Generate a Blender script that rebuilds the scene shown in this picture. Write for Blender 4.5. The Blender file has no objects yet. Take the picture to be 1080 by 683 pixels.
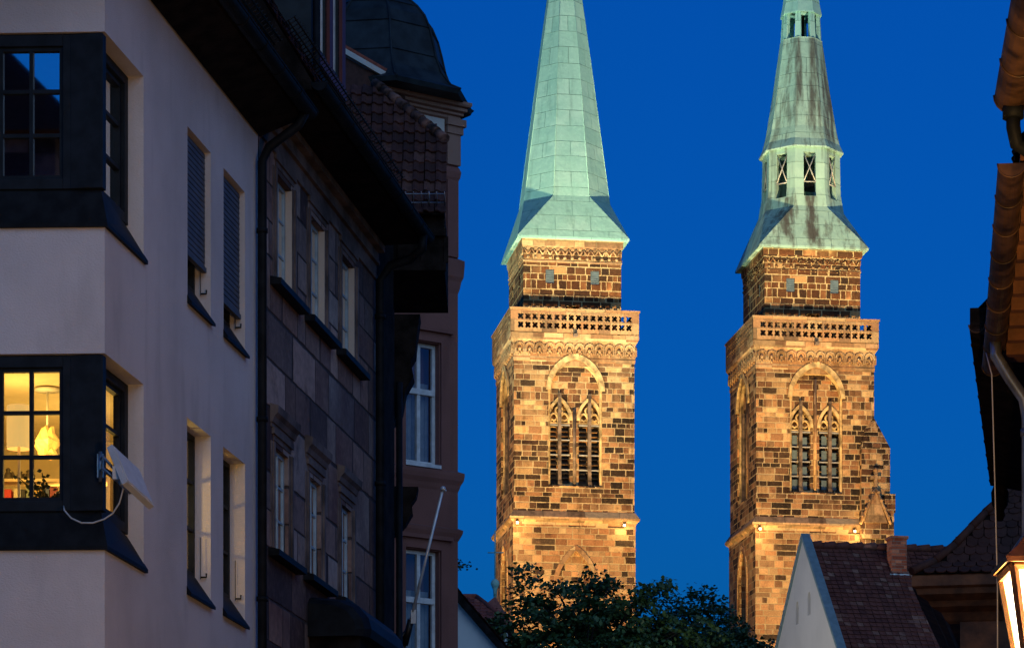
import bpy, bmesh, math, random
from mathutils import Matrix, Vector
R = math.radians
random.seed(7)
SC = bpy.context.scene
COL = SC.collection

# ------------------------------------------------------------------ camera
cam_d = bpy.data.cameras.new('camera')
cam = bpy.data.objects.new('camera', cam_d)
COL.objects.link(cam)
cam.location = (0, 0, 1.6)
cam.rotation_euler = (R(90), 0, 0)
cam_d.sensor_width = 36
cam_d.lens = 36 * 3400 / 1080.0
cam_d.shift_y = 793.5 / 1080.0
cam_d.clip_start = 0.1
cam_d.clip_end = 6000
SC.camera = cam

# ------------------------------------------------------------------ sky (blue hour), afterglow, exposure
world = bpy.data.worlds.new('World')
SC.world = world
world.use_nodes = True
wn = world.node_tree
for n in list(wn.nodes):
    wn.nodes.remove(n)
w_out = wn.nodes.new('ShaderNodeOutputWorld')
w_bg = wn.nodes.new('ShaderNodeBackground')
w_sky = wn.nodes.new('ShaderNodeTexSky')
w_sky.sky_type = 'NISHITA'
w_sky.sun_disc = False
w_sky.sun_elevation = R(1.0)
w_sky.sun_rotation = R(200)
w_sky.ozone_density = 6.0
w_sky.air_density = 1.0
w_sky.dust_density = 0.3
w_mul = wn.nodes.new('ShaderNodeMix')
w_mul.data_type = 'RGBA'
w_mul.blend_type = 'MULTIPLY'
w_mul.inputs['Factor'].default_value = 1.0
w_mul.inputs['B'].default_value = (0.08, 0.80, 1.02, 1)
wn.links.new(w_sky.outputs[0], w_mul.inputs['A'])
wn.links.new(w_mul.outputs['Result'], w_bg.inputs['Color'])
w_bg.inputs['Strength'].default_value = 0.15
wn.links.new(w_bg.outputs[0], w_out.inputs['Surface'])

sun_d = bpy.data.lights.new('afterglow', 'SUN')
sun_d.energy = 0.17
sun_d.angle = R(60)
sun_d.color = (0.68, 0.95, 1.15)
sun = bpy.data.objects.new('afterglow', sun_d)
COL.objects.link(sun)
sun.rotation_euler = (R(62), 0, R(25))
sun.location = (0, -40, 40)

SC.view_settings.view_transform = 'Standard'
SC.view_settings.look = 'None'
SC.view_settings.exposure = 1.5
SC.view_settings.gamma = 1
SC.view_settings.use_curve_mapping = False
SC.cycles.use_denoising = True
SC.cycles.max_bounces = 6
SC.cycles.sample_clamp_indirect = 8

LANTERN_W = 570.0          # street lantern
FLOOD = 0.16                # floodlight scale
ROOM_W = 11.0

# ------------------------------------------------------------------ mesh helpers
class MB:
    def __init__(s, M=None):
        s.v = []; s.f = []; s.mi = []; s.rnd = []; s.sm = []
        s.M = M or Matrix.Identity(4)
        s.cur = 0; s.r = None
    def add(s, pts, faces, mi=None, smooth=False, r=None):
        b = len(s.v)
        for p in pts:
            s.v.append(tuple(s.M @ Vector(p)))
        rr = r if r is not None else random.random()
        for f in faces:
            s.f.append([b + i for i in f]); s.mi.append(s.cur if mi is None else mi)
            s.rnd.append(rr); s.sm.append(smooth)
    def box(s, x0, x1, y0, y1, z0, z1, **k):
        s.add([(x0,y0,z0),(x1,y0,z0),(x1,y1,z0),(x0,y1,z0),(x0,y0,z1),(x1,y0,z1),(x1,y1,z1),(x0,y1,z1)],
              [(3,2,1,0),(4,5,6,7),(0,1,5,4),(1,2,6,5),(2,3,7,6),(3,0,4,7)], **k)
    def prism(s, poly, a, b, axis='z', **k):
        n = len(poly)
        def mk(p, t):
            if axis == 'z': return (p[0], p[1], t)
            if axis == 'y': return (p[0], t, p[1])
            return (t, p[0], p[1])
        pts = [mk(p, a) for p in poly] + [mk(p, b) for p in poly]
        fs = [tuple(range(n))[::-1], tuple(range(n, 2*n))]
        fs += [(i, (i+1) % n, n + (i+1) % n, n + i) for i in range(n)]
        s.add(pts, fs, **k)
    def loft(s, rings, cap0=True, cap1=True, closed=True, smooth=False, **k):
        n = len(rings[0]); pts = [p for r in rings for p in r]; fs = []
        for j in range(len(rings) - 1):
            for i in range(n if closed else n - 1):
                a = j*n + i; b = j*n + (i+1) % n
                fs.append((a, b, b + n, a + n))
        s.add(pts, fs, smooth=smooth, **k)
        b = len(s.v) - len(pts)
        for c, j in ((cap0, 0), (cap1, len(rings)-1)):
            if c:
                s.f.append([b + j*n + i for i in range(n)]); s.mi.append(s.cur); s.rnd.append(s.rnd[-1]); s.sm.append(False)
    def tube(s, pts, rad, n=8, smooth=True, **k):
        pts = [Vector(p) for p in pts]; rings = []
        up = None
        for i, p in enumerate(pts):
            d = (pts[min(i+1, len(pts)-1)] - pts[max(i-1, 0)]).normalized()
            if up is None:
                up = Vector((0,0,1)) if abs(d.z) < .9 else Vector((1,0,0))
            a = d.cross(up).normalized(); up = a.cross(d).normalized()
            rr = rad[i] if isinstance(rad, (list, tuple)) else rad
            rings.append([tuple(p + (a*math.cos(t) + up*math.sin(t))*rr) for t in [2*math.pi*j/n for j in range(n)]])
        s.loft(rings, smooth=smooth, **k)
    def ball(s, c, r, n=8, m=5, sz=1.0, **k):
        rings = []
        for j in range(m + 1):
            a = -math.pi/2 + math.pi*(j + .02)/(m + .04)
            rings.append([(c[0] + r*math.cos(a)*math.cos(2*math.pi*i/n), c[1] + r*math.cos(a)*math.sin(2*math.pi*i/n), c[2] + r*sz*math.sin(a)) for i in range(n)])
        s.loft(rings, smooth=True, **k)
    def lathe(s, c, prof, n=16, **k):
        s.loft([[(c[0] + r*math.cos(2*math.pi*i/n), c[1] + r*math.sin(2*math.pi*i/n), c[2] + z) for i in range(n)] for r, z in prof], smooth=True, **k)
    def build(s, name, mat, parent=None, recalc=True, bevel=0, cut=None):
        me = bpy.data.meshes.new(name)
        me.from_pydata(s.v, [], s.f)
        at_ = me.attributes.new('rnd', 'FLOAT', 'FACE')
        at_.data.foreach_set('value', s.rnd)
        mats = mat if isinstance(mat, (list, tuple)) else [mat]
        for m in mats: me.materials.append(m)
        me.polygons.foreach_set('material_index', s.mi)
        me.polygons.foreach_set('use_smooth', s.sm)
        if recalc:
            bm = bmesh.new(); bm.from_mesh(me)
            bmesh.ops.recalc_face_normals(bm, faces=bm.faces)
            bm.to_mesh(me); bm.free()
        o = bpy.data.objects.new(name, me)
        COL.objects.link(o)
        if cut:
            o = boolean(o, cut)
        if bevel:
            md = o.modifiers.new('bevel', 'BEVEL'); md.width = bevel; md.segments = 2; md.limit_method = 'ANGLE'
        uvs(o.data)
        if parent is not None: o.parent = parent
        return o

def uvs(me):
    """box-projected UVs in metres: u along the horizontal tangent of the face, v up its slope"""
    lay = me.uv_layers.get('UVMap') or me.uv_layers.new(name='UVMap')
    vs = me.vertices
    for p in me.polygons:
        n = p.normal
        if abs(n.z) > .93:
            for li in p.loop_indices:
                c = vs[me.loops[li].vertex_index].co; lay.data[li].uv = (c.x, c.y)
        else:
            t = Vector((-n.y, n.x, 0)).normalized()
            b = n.cross(t)
            for li in p.loop_indices:
                c = vs[me.loops[li].vertex_index].co; lay.data[li].uv = (c.dot(t), c.dot(b))

def boolean(o, cutters):
    for i, cb in enumerate(cutters):
        c = cb.build('cutter', [None] if not o.data.materials else list(o.data.materials))
        md = o.modifiers.new('cut', 'BOOLEAN'); md.operation = 'DIFFERENCE'; md.solver = 'EXACT'; md.object = c
        dg = bpy.context.evaluated_depsgraph_get()
        me = bpy.data.meshes.new_from_object(o.evaluated_get(dg))
        o.modifiers.clear(); old = o.data; o.data = me; me.name = old.name
        bpy.data.meshes.remove(old)
        cm = c.data; bpy.data.objects.remove(c); bpy.data.meshes.remove(cm)
    return o

def bxc(M, *a):
    m = MB(M); m.box(*a); return m

def tag(o, label=None, cat=None, group=None, kind=None):
    if label: o['label'] = label
    if cat: o['category'] = cat
    if group: o['group'] = group
    if kind: o['kind'] = kind
    return o

def thing(name, label, cat, loc=(0,0,0), rz=0, group=None):
    o = bpy.data.objects.new(name, None); COL.objects.link(o)
    o.location = loc; o.rotation_euler = (0, 0, rz); o.empty_display_size = .3
    return tag(o, label, cat, group)

def at(px, py, Y):
    """point in the street seen at photo position (px, py) at depth Y"""
    return Vector(((px - 540)/3400*Y, Y, 1.6 + (1135 - py)/3400*Y))

# ------------------------------------------------------------------ materials
class NT:
    def __init__(s, name):
        s.m = bpy.data.materials.new(name); s.m.use_nodes = True
        s.t = s.m.node_tree
        s.b = s.t.nodes['Principled BSDF']
    def n(s, typ, **k):
        o = s.t.nodes.new(typ)
        for a, b in k.items(): setattr(o, a, b)
        return o
    def set(s, sock, v):
        if hasattr(v, 'is_output') or isinstance(v, bpy.types.NodeSocket): s.t.links.new(v, sock)
        else: sock.default_value = v
    def math(s, op, a, b=None, c=None):
        o = s.n('ShaderNodeMath', operation=op)
        s.set(o.inputs[0], a)
        if b is not None: s.set(o.inputs[1], b)
        if c is not None: s.set(o.inputs[2], c)
        return o.outputs[0]
    def mix(s, f, a, b, mode='MIX'):
        o = s.n('ShaderNodeMix', data_type='RGBA', blend_type=mode)
        s.set(o.inputs['Factor'], f)
        for k, v in (('A', a), ('B', b)):
            s.set(o.inputs[k], (*v, 1) if isinstance(v, tuple) and len(v) == 3 else v)
        return o.outputs['Result']
    def noise(s, vec, scale, detail=4, rough=.55):
        o = s.n('ShaderNodeTexNoise'); s.set(o.inputs['Vector'], vec)
        o.inputs['Scale'].default_value = scale; o.inputs['Detail'].default_value = detail; o.inputs['Roughness'].default_value = rough
        return o.outputs['Fac']
    def ramp(s, f, stops, const=False):
        o = s.n('ShaderNodeValToRGB'); s.set(o.inputs[0], f)
        cr = o.color_ramp
        if const: cr.interpolation = 'CONSTANT'
        while len(cr.elements) < len(stops): cr.elements.new(.5)
        for e, (p, c) in zip(cr.elements, stops):
            e.position = p; e.color = (*c, 1) if len(c) == 3 else c
        return o.outputs[0]
    def maprange(s, v, a, b, c=0., d=1., typ='SMOOTHSTEP'):
        o = s.n('ShaderNodeMapRange', interpolation_type=typ)
        s.set(o.inputs[0], v)
        for i, x in zip((1,2,3,4), (a,b,c,d)): o.inputs[i].default_value = x
        return o.outputs[0]
    def uv(s): return s.n('ShaderNodeUVMap').outputs[0]
    def obj(s): return s.n('ShaderNodeTexCoord').outputs['Object']
    def attr(s): return s.n('ShaderNodeAttribute', attribute_name='rnd').outputs['Fac']
    def scalevec(s, v, sc):
        o = s.n('ShaderNodeVectorMath', operation='MULTIPLY'); s.set(o.inputs[0], v); o.inputs[1].default_value = sc
        return o.outputs[0]
    def bump(s, h, dist, strength=1.0):
        o = s.n('ShaderNodeBump'); s.set(o.inputs['Height'], h); o.inputs['Distance'].default_value = dist; o.inputs['Strength'].default_value = strength
        s.t.links.new(o.outputs[0], s.b.inputs['Normal'])
    def col(s, c): s.set(s.b.inputs['Base Color'], (*c, 1) if isinstance(c, tuple) and len(c) == 3 else c)
    def rough(s, r): s.set(s.b.inputs['Roughness'], r)

def plain(name, c, rough=.6, metal=0, var=.12, scale=6, bump=0, spec=.5):
    t = NT(name)
    nz = t.noise(t.obj(), scale, 5)
    d = tuple(x*(1-var*1.6) for x in c); l = tuple(min(1, x*(1+var)) for x in c)
    t.col(t.mix(t.maprange(nz, .3, .7), d, l))
    t.rough(rough); t.b.inputs['Metallic'].default_value = metal
    t.b.inputs['Specular IOR Level'].default_value = spec
    if bump: t.bump(t.noise(t.obj(), scale*9, 3), bump)
    return t.m

def plaster(name, c, stain=.12, grain=45, dist=.007):
    t = NT(name)
    o = t.obj()
    big = t.noise(o, .5, 5); mid = t.noise(t.scalevec(o, (2.2, 2.2, .5)), 1.3, 5)
    a = t.mix(t.maprange(big, .35, .7), c, tuple(x*(1-stain) for x in c))
    a = t.mix(t.math('MULTIPLY', t.maprange(mid, .5, .75), .5), a, tuple(x*(1-stain*1.6) for x in c))
    t.col(a); t.rough(.92); t.b.inputs['Specular IOR Level'].default_value = .2
    h = t.math('ADD', t.noise(t.scalevec(o, (1,1,1.8)), grain, 2), t.math('MULTIPLY', t.noise(o, grain*3, 2), .5))
    t.bump(h, dist)
    return t.m

def ashlar(name, h, w, stops, mortar, mw=.02, blot=.35, bump=.03, seed=0.0, soot=0.0):
    t = NT(name)
    sp = t.n('ShaderNodeSeparateXYZ'); t.t.links.new(t.uv(), sp.inputs[0])
    u, v = sp.outputs[0], sp.outputs[1]
    M = t.math
    v2 = M('MULTIPLY_ADD', v, 1/h, 100.0 + seed)
    v2 = M('ADD', v2, M('MULTIPLY', M('SINE', M('MULTIPLY', v, 1.0/h*.9)), .17))
    v2 = M('ADD', v2, M('MULTIPLY', M('SINE', M('MULTIPLY', v, 1.0/h*2.1)), .13))
    row = M('FLOOR', v2); fv = M('FRACT', v2)
    wn1 = t.n('ShaderNodeTexWhiteNoise', noise_dimensions='1D'); t.set(wn1.inputs['W'], row)
    ww = M('MULTIPLY_ADD', wn1.outputs[0], .9*w, .6*w)
    u1 = M('ADD', M('MULTIPLY_ADD', wn1.outputs[0], 37.0, 50.0), M('DIVIDE', u, ww))
    u1 = M('ADD', u1, M('MULTIPLY', M('SINE', M('MULTIPLY_ADD', u1, 2.3, M('MULTIPLY', row, 1.7))), .22))
    cl = M('FLOOR', u1); fu = M('FRACT', u1)
    cv = t.n('ShaderNodeCombineXYZ'); t.set(cv.inputs[0], cl); t.set(cv.inputs[1], row)
    idn = t.n('ShaderNodeTexWhiteNoise', noise_dimensions='2D'); t.set(idn.inputs['Vector'], cv.outputs[0])
    du = M('MULTIPLY', M('MINIMUM', fu, M('SUBTRACT', 1.0, fu)), ww)
    dv = M('MULTIPLY', M('MINIMUM', fv, M('SUBTRACT', 1.0, fv)), h)
    o = t.obj()
    wob = M('MULTIPLY_ADD', t.noise(o, 3/h*.6, 3), mw*3.0, -mw*1.5)
    d = M('ADD', M('MINIMUM', du, dv), wob)
    mask = t.maprange(d, mw*.5, mw*1.5)
    # blotches are added to the block id so that weathering runs over single blocks
    cvl = t.n('ShaderNodeVectorMath', operation='ADD'); t.t.links.new(o, cvl.inputs[0]); cvl.inputs[1].default_value = (seed, 3.1, 0)
    clus = M('MULTIPLY_ADD', t.noise(cvl.outputs[0], .32/h*.4, 3, .6), 1.0, -.5)
    base = t.ramp(M('ADD', idn.outputs[0], M('MULTIPLY', clus, 1.1)), stops)
    n1 = t.noise(o, .9/h, 6, .65); n2 = t.noise(o, 5/h, 4, .6)
    base = t.mix(M('MULTIPLY', t.maprange(n1, .52, .72), blot), base, tuple(x*.35 for x in stops[1][1]))
    base = t.mix(t.maprange(n2, .3, .7), base, t.mix(.5, base, (1.9, 1.75, 1.55), 'MULTIPLY'))
    base = t.mix(M('MULTIPLY', t.maprange(n2, .5, .72), .10), base, tuple(min(1, x*1.1) for x in stops[-1][1]))
    sc_ = t.n('ShaderNodeSeparateColor'); t.t.links.new(idn.outputs['Color'], sc_.inputs[0])
    base = t.mix(M('MULTIPLY', sc_.outputs[1], .75), base, (1.22, .86, .74), 'MULTIPLY')
    base = t.mix(M('MULTIPLY', M('GREATER_THAN', sc_.outputs[2], .72), .5), base, (.62, .66, .78), 'MULTIPLY')
    if soot:
        n3 = t.noise(t.scalevec(o, (1.3, 1.3, .11)), 1.0, 5, .65)
        base = t.mix(M('MULTIPLY', t.maprange(n3, .5, .68), soot), base, (.30, .25, .22), 'MULTIPLY')
    mor = t.mix(t.noise(o, 1.2/h, 4), tuple(x*.6 for x in mortar), mortar)
    t.col(t.mix(mask, mor, base)); t.rough(.9); t.b.inputs['Specular IOR Level'].default_value = .15
    hgt = M('ADD', M('ADD', M('MULTIPLY', mask, .6), M('MULTIPLY', n2, .35)), M('MULTIPLY', idn.outputs[0], .35))
    t.bump(hgt, bump)
    return t.m

def copper(name, light, dark, stain_c, stain=.3, ph=1.05, pw=2.3, seam=.6, bands=()):
    t = NT(name)
    uv = t.uv(); o = t.obj()
    br = t.n('ShaderNodeTexBrick'); t.t.links.new(uv, br.inputs['Vector'])
    br.offset = .5; br.inputs['Scale'].default_value = 1.0
    br.inputs['Color1'].default_value = (*light, 1); br.inputs['Color2'].default_value = (*dark, 1)
    br.inputs['Mortar'].default_value = tuple(x*seam for x in dark) + (1,)
    br.inputs['Mortar Size'].default_value = .022; br.inputs['Mortar Smooth'].default_value = .3
    br.inputs['Brick Width'].default_value = pw; br.inputs['Row Height'].default_value = ph
    n1 = t.noise(o, .8, 6, .6); n2 = t.noise(t.scalevec(o, (2.0, 2.0, .08)), 1.0, 5, .62); n3 = t.noise(o, 5, 4)
    c = t.mix(t.math('MULTIPLY', t.maprange(n1, .4, .65), .7), br.outputs['Color'], dark)
    c = t.mix(t.math('MULTIPLY', t.maprange(n2, .5 if stain < .5 else .47, .74 if stain < .5 else .63), stain), c, stain_c)
    c = t.mix(t.math('MULTIPLY', t.maprange(n3, .45, .75), .25), c, tuple(min(1, x*1.2) for x in light))
    sx = t.n('ShaderNodeSeparateXYZ'); t.t.links.new(o, sx.inputs[0])
    for x0, x1, z0, z1, am in bands:      # rust-brown runs below the openings
        mk = t.math('MULTIPLY', t.maprange(sx.outputs[0], x0-.12, x0+.12), t.maprange(sx.outputs[0], x1-.12, x1+.12, 1., 0.))
        mk = t.math('MULTIPLY', mk, t.math('MULTIPLY', t.maprange(sx.outputs[2], z0-.6, z0+.5), t.maprange(sx.outputs[2], z1-.05, z1+.05, 1., 0.)))
        mk = t.math('MULTIPLY', mk, t.maprange(n2, .32, .56))
        c = t.mix(t.math('MULTIPLY', mk, am), c, stain_c)
    t.col(c); t.rough(.6); t.b.inputs['Specular IOR Level'].default_value = .3
    hh = t.math('ADD', t.math('MULTIPLY', br.outputs['Fac'], .5), t.math('MULTIPLY', t.noise(o, 2.5, 3), .5))
    t.bump(t.math('ADD', hh, t.math('MULTIPLY', t.noise(o, 1.1, 2), .6)), .045)
    return t.m

def tiles_mat(name, a, b, c):
    t = NT(name)
    base = t.ramp(t.attr(), [(0, a), (.45, b), (.85, b), (1, c)])
    nz = t.noise(t.obj(), 9, 5)
    t.col(t.mix(t.math('MULTIPLY', t.maprange(nz, .4, .7), .5), base, tuple(x*.55 for x in a)))
    t.rough(.8); t.b.inputs['Specular IOR Level'].default_value = .3
    t.bump(t.noise(t.obj(), 30, 3), .006)
    return t.m

def leaf_mat(name, a, b, c):
    t = NT(name)
    t.col(t.ramp(t.attr(), [(0, a), (.5, b), (1, c)]))
    t.rough(.55)
    return t.m

def glass(name, tint=(.02,.025,.03), refl=.10):
    t = NT(name)
    tr = t.n('ShaderNodeBsdfTransparent'); gl = t.n('ShaderNodeBsdfGlossy'); mx = t.n('ShaderNodeMixShader')
    tr.inputs[0].default_value = (.92, .95, .95, 1); gl.inputs['Roughness'].default_value = .02
    gl.inputs['Color'].default_value = (.9, .95, 1, 1)
    lw = t.n('ShaderNodeFresnel'); lw.inputs['IOR'].default_value = 1.5
    f = t.math('MINIMUM', t.math('MULTIPLY_ADD', lw.outputs[0], 1.2, refl), .9)
    t.set(mx.inputs[0], f); t.t.links.new(tr.outputs[0], mx.inputs[1]); t.t.links.new(gl.outputs[0], mx.inputs[2])
    t.t.links.new(mx.outputs[0], t.t.nodes['Material Output'].inputs['Surface'])
    return t.m

def emit(name, c, s):
    t = NT(name)
    t.col(c); t.b.inputs['Emission Color'].default_value = (*c, 1); t.b.inputs['Emission Strength'].default_value = s
    return t.m

SAND_D = (.030, .022, .017)
MT = {}
MT['tower_upper'] = ashlar('sandstone_dark_ashlar', .43, .66,
    [(0, (.025,.016,.011)), (.25, (.04,.021,.012)), (.36, (.065,.030,.014)), (.70, (.095,.044,.019)), (.90, (.17,.082,.033)), (1, (.40,.24,.10))], (.60,.42,.2), .026, blot=.5, soot=.5)
MT['tower_belfry'] = ashlar('sandstone_mixed_ashlar', .37, .62,
    [(0, (.025,.018,.013)), (.24, (.05,.032,.021)), (.34, (.10,.058,.032)), (.55, (.18,.105,.055)), (.72, (.28,.175,.088)), (.88, (.38,.245,.115)), (1, (.54,.38,.19))], (.60,.44,.24), .022, blot=.55, soot=.7)
MT['tower_shaft'] = ashlar('sandstone_pale_ashlar', .39, .75,
    [(0, (.035,.025,.017)), (.14, (.07,.045,.028)), (.2, (.17,.098,.05)), (.5, (.26,.160,.08)), (.8, (.33,.21,.105)), (1, (.46,.32,.16))], (.52,.37,.19), .024, blot=.4, soot=.55)
MT['trim_stone'] = ashlar('sandstone_trim', .9, 1.3,
    [(0, (.20,.13,.07)), (.3, (.28,.19,.10)), (.6, (.36,.25,.135)), (.9, (.48,.35,.19)), (1, (.54,.40,.22))], (.26,.18,.10), .012, blot=.7, bump=.02, soot=.5)
MT['parapet_stone'] = ashlar('weathered_parapet_stone', .7, 1.1,
    [(0, (.16,.10,.055)), (.3, (.26,.17,.09)), (.6, (.34,.23,.12)), (.9, (.42,.29,.15)), (1, (.5,.36,.19))], (.2,.14,.08), .012, blot=.7, bump=.02)
MT['arch_stone'] = plain('pale_arch_stone', (.52,.36,.17), .9, var=.4, scale=2, bump=.01)
MT['stone_shaft'] = plain('weathered_shaft_stone', (.17,.115,.08), .9, var=.45, scale=2.5, bump=.01)
MT['copper_pale'] = copper('verdigris_copper', (.38,.62,.52), (.26,.50,.42), (.11,.22,.18), .45)
MT['copper_streaked'] = copper('streaked_verdigris_copper', (.42,.60,.46), (.30,.47,.37), (.075,.06,.045), .6, bands=((-.35,.45,55.3,58.75,.9), (-1.9,-1.2,55.5,58.7,.8), (.15,.85,63.0,69.4,.8), (-.75,-.35,65.0,69.4,.8), (1.05,1.9,62.6,69.4,.85), (-2.1,-1.6,56.0,60.0,.5)))
MT['dark'] = plain('painted_slit_shade', (.008,.008,.009), .95)
MT['louver'] = plain('dark_louver_wood', (.035,.030,.026), .8, var=.4)
MT['iron_light'] = plain('galvanised_bar', (.45,.42,.36), .5, .3)
MT['shutter_blue'] = plain('blue_grey_shutter', (.10,.14,.16), .6)
MT['white_plaster'] = plaster('white_plaster', (.72,.66,.66), .2)
MT['pink_plaster'] = plaster('rust_pink_plaster', (.25,.115,.095), .25)
MT['bay_trim'] = plaster('beige_stucco_trim', (.36,.215,.165), .25)
MT['pale_plaster'] = plaster('pale_plaster', (.62,.60,.56))
MT['mauve_plaster'] = plaster('mauve_plaster', (.36,.24,.24))
MT['reveal'] = plaster('cream_reveal', (.60,.52,.44))
MT['dark_paint'] = plain('dark_blue_paint', (.010,.014,.020), .6, var=.25, spec=.2)
MT['dark_metal'] = plain('dark_sheet_metal', (.009,.011,.014), .6, 0, var=.3, spec=.12)
MT['slate'] = plain('slate_sheet', (.020,.030,.036), .6, 0, var=.3, scale=3, spec=.25)
MT['shutter_dark'] = plain('dark_roller_shutter', (.085,.095,.12), .6, spec=.2)
MT['glass_mirror'] = glass('old_mirroring_glass', refl=.55)
MT['white_frame'] = plain('white_window_frame', (.62,.66,.68), .5)
MT['grey_frame'] = plain('grey_window_frame', (.30,.40,.46), .5)
MT['timber'] = plain('dark_timber', (.013,.010,.009), .9, var=.5, scale=4, bump=.01, spec=.12)
MT['red_paint'] = plain('dull_red_paint', (.11,.022,.020), .6)
MT['house_stone'] = ashlar('facade_sandstone', .54, .82,
    [(0, (.055,.045,.05)), (.22, (.10,.080,.08)), (.45, (.17,.135,.125)), (.62, (.24,.205,.19)), (.76, (.12,.085,.085)), (.9, (.28,.25,.235)), (1, (.36,.33,.31))], (.075,.06,.06), .016, blot=.6, bump=.03)
MT['house_trim'] = plain('sandstone_moulding', (.15,.115,.105), .9, var=.4, scale=2, bump=.008)
MT['tile_dark'] = tiles_mat('old_roof_tiles', (.045,.022,.019), (.085,.036,.028), (.14,.07,.055))
MT['tile_red'] = tiles_mat('red_roof_tiles', (.15,.042,.028), (.27,.072,.045), (.34,.12,.08))
MT['tile_brown'] = tiles_mat('brown_roof_tiles', (.12,.036,.024), (.19,.058,.036), (.34,.17,.11))
MT['tile_scale'] = tiles_mat('scale_roof_tiles', (.06,.026,.018), (.085,.036,.024), (.11,.05,.035))
MT['ridge_tile'] = plain('mossy_ridge_tile', (.13,.07,.055), .9, var=.9, scale=4)
MT['brick'] = ashlar('red_brick', .09, .26, [(0, (.20,.06,.035)), (.4, (.30,.095,.05)), (.7, (.34,.12,.065)), (1, (.38,.17,.1))], (.26,.2,.16), .006, bump=.006)
MT['zinc'] = plain('zinc_pipe', (.34,.36,.38), .35, .8, var=.25)
MT['brown_copper'] = plain('brown_copper_gutter', (.085,.042,.020), .5, .2, var=.5, scale=5)
MT['brown_wood'] = plain('brown_eave_boards', (.15,.055,.018), .7, var=.4, scale=3, bump=.004)
MT['glass'] = glass('window_glass')
MT['glass_clear'] = glass('clear_window_glass', refl=.0)
MT['room_dark'] = plain('painted_dim_room', (.05,.05,.05), .9)  # darkness of the unlit upper room put into the wall colour
MT['room_wall'] = plain('warm_room_wall', (.66,.55,.36), .9, var=.04)
MT['white_plastic'] = plain('off_white_plastic', (.62,.60,.57), .5, var=.08)
MT['cable_white'] = plain('white_cable', (.60,.58,.55), .6)
MT['aluminium'] = plain('flagpole_aluminium', (.62,.66,.70), .35, .4)
MT['bark'] = plain('bark', (.035,.026,.020), .95, var=.4, scale=3, bump=.03)
MT['leaf'] = leaf_mat('maple_leaves', (.022,.055,.016), (.042,.095,.026), (.065,.125,.036))
MT['leaf_b'] = leaf_mat('lime_leaves', (.020,.050,.018), (.036,.085,.028), (.055,.11,.034))
MT['asphalt'] = plain('asphalt', (.05,.05,.052), .9, var=.2, scale=3, bump=.01)
MT['cobble'] = ashlar('cobble_paving', .16, .18, [(0, (.06,.058,.056)), (.5, (.11,.105,.10)), (.8, (.14,.13,.12)), (1, (.17,.16,.15))], (.04,.038,.036), .012, bump=.02)
MT['granite'] = plain('granite_kerb', (.25,.24,.23), .8, var=.2, scale=20)
MT['black_iron'] = plain('black_iron', (.020,.018,.016), .45, .5)
MT['lamp_frame'] = plain('bronze_lamp_frame', (.16,.085,.035), .5, .2, var=.3)
def frosted(name, c, s_):
    t = NT(name); tr = t.n('ShaderNodeBsdfTransparent'); em = t.n('ShaderNodeEmission'); ad = t.n('ShaderNodeAddShader')
    tr.inputs[0].default_value = (.9, .88, .8, 1); em.inputs[0].default_value = (*c, 1); em.inputs[1].default_value = s_
    t.t.links.new(tr.outputs[0], ad.inputs[0]); t.t.links.new(em.outputs[0], ad.inputs[1])
    t.t.links.new(ad.outputs[0], t.t.nodes['Material Output'].inputs['Surface'])
    return t.m
MT['lamp_glass'] = frosted('lit_lantern_glass', (1.0, .84, .55), 2.6)
MT['bulb'] = emit('glowing_lamp_bulb', (1.0, .7, .3), 3.0)
MT['lamp_shade'] = emit('lit_paper_shade', (1.0, .60, .16), .09)
MT['flood_lens'] = emit('lit_flood_lens', (1.0, .80, .5), 1.2)

def C_(n, c, r=.6): return plain(n, c, r, var=.1)

# ------------------------------------------------------------------ generic builders
def tile_plane(mb, O, U, V, N, W, H, tw, th, clip=None, rnd_end=False, roll=.02, lift=.022, jitter=.006):
    O = Vector(O); U = Vector(U).normalized(); V = Vector(V).normalized(); N = Vector(N).normalized()
    rows = int(math.ceil(H/th)); cols = int(math.ceil(W/tw)) + 1
    for j in range(rows):
        off = (.5*tw if (j % 2 and rnd_end) else 0)
        for i in range(-1, cols):
            u0 = i*tw + off + random.uniform(-jitter, jitter); v0 = j*th + random.uniform(-jitter, jitter)
            if u0 < -tw*.51 or u0 + tw > W + tw*.51: continue
            if clip and not clip(u0 + tw/2, v0 + th/2): continue
            l = lift + random.uniform(-.2, .3)*lift
            P = lambda u, v, h: tuple(O + U*u + V*v + N*h)
            g = .004
            if rnd_end:
                k = 5; low = []
                for q in range(k + 1):
                    a = math.pi*q/k
                    low.append((u0 + tw/2 - (tw/2 - g)*math.cos(a), v0 - th*.42*math.sin(a) + th*.2))
                pts = [P(x, y, l) for x, y in low] + [P(u0 + tw - g, v0 + th*1.15, .002), P(u0 + g, v0 + th*1.15, .002)]
                low2 = [P(x, y, l - .016) for x, y in low]
                n = len(low)
                mb.add(pts + low2, [tuple(range(n + 2))] + [(q, n + 2 + q, n + 3 + q, q + 1) for q in range(n - 1)])
            else:
                xs = [u0 + g, u0 + tw*.25, u0 + tw*.55, u0 + tw - g]; hs = [roll*.9, roll, 0, .15*roll]
                a = [P(x, v0, l + h) for x, h in zip(xs, hs)]; b = [P(x, v0 + th*1.12, .003 + h) for x, h in zip(xs, hs)]
                c = [P(x, v0, l + h - .02) for x, h in zip(xs, hs)]
                mb.add(a + b + c, [(0,1,5,4),(1,2,6,5),(2,3,7,6),(0,8,9,1),(1,9,10,2),(2,10,11,3)])

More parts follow.
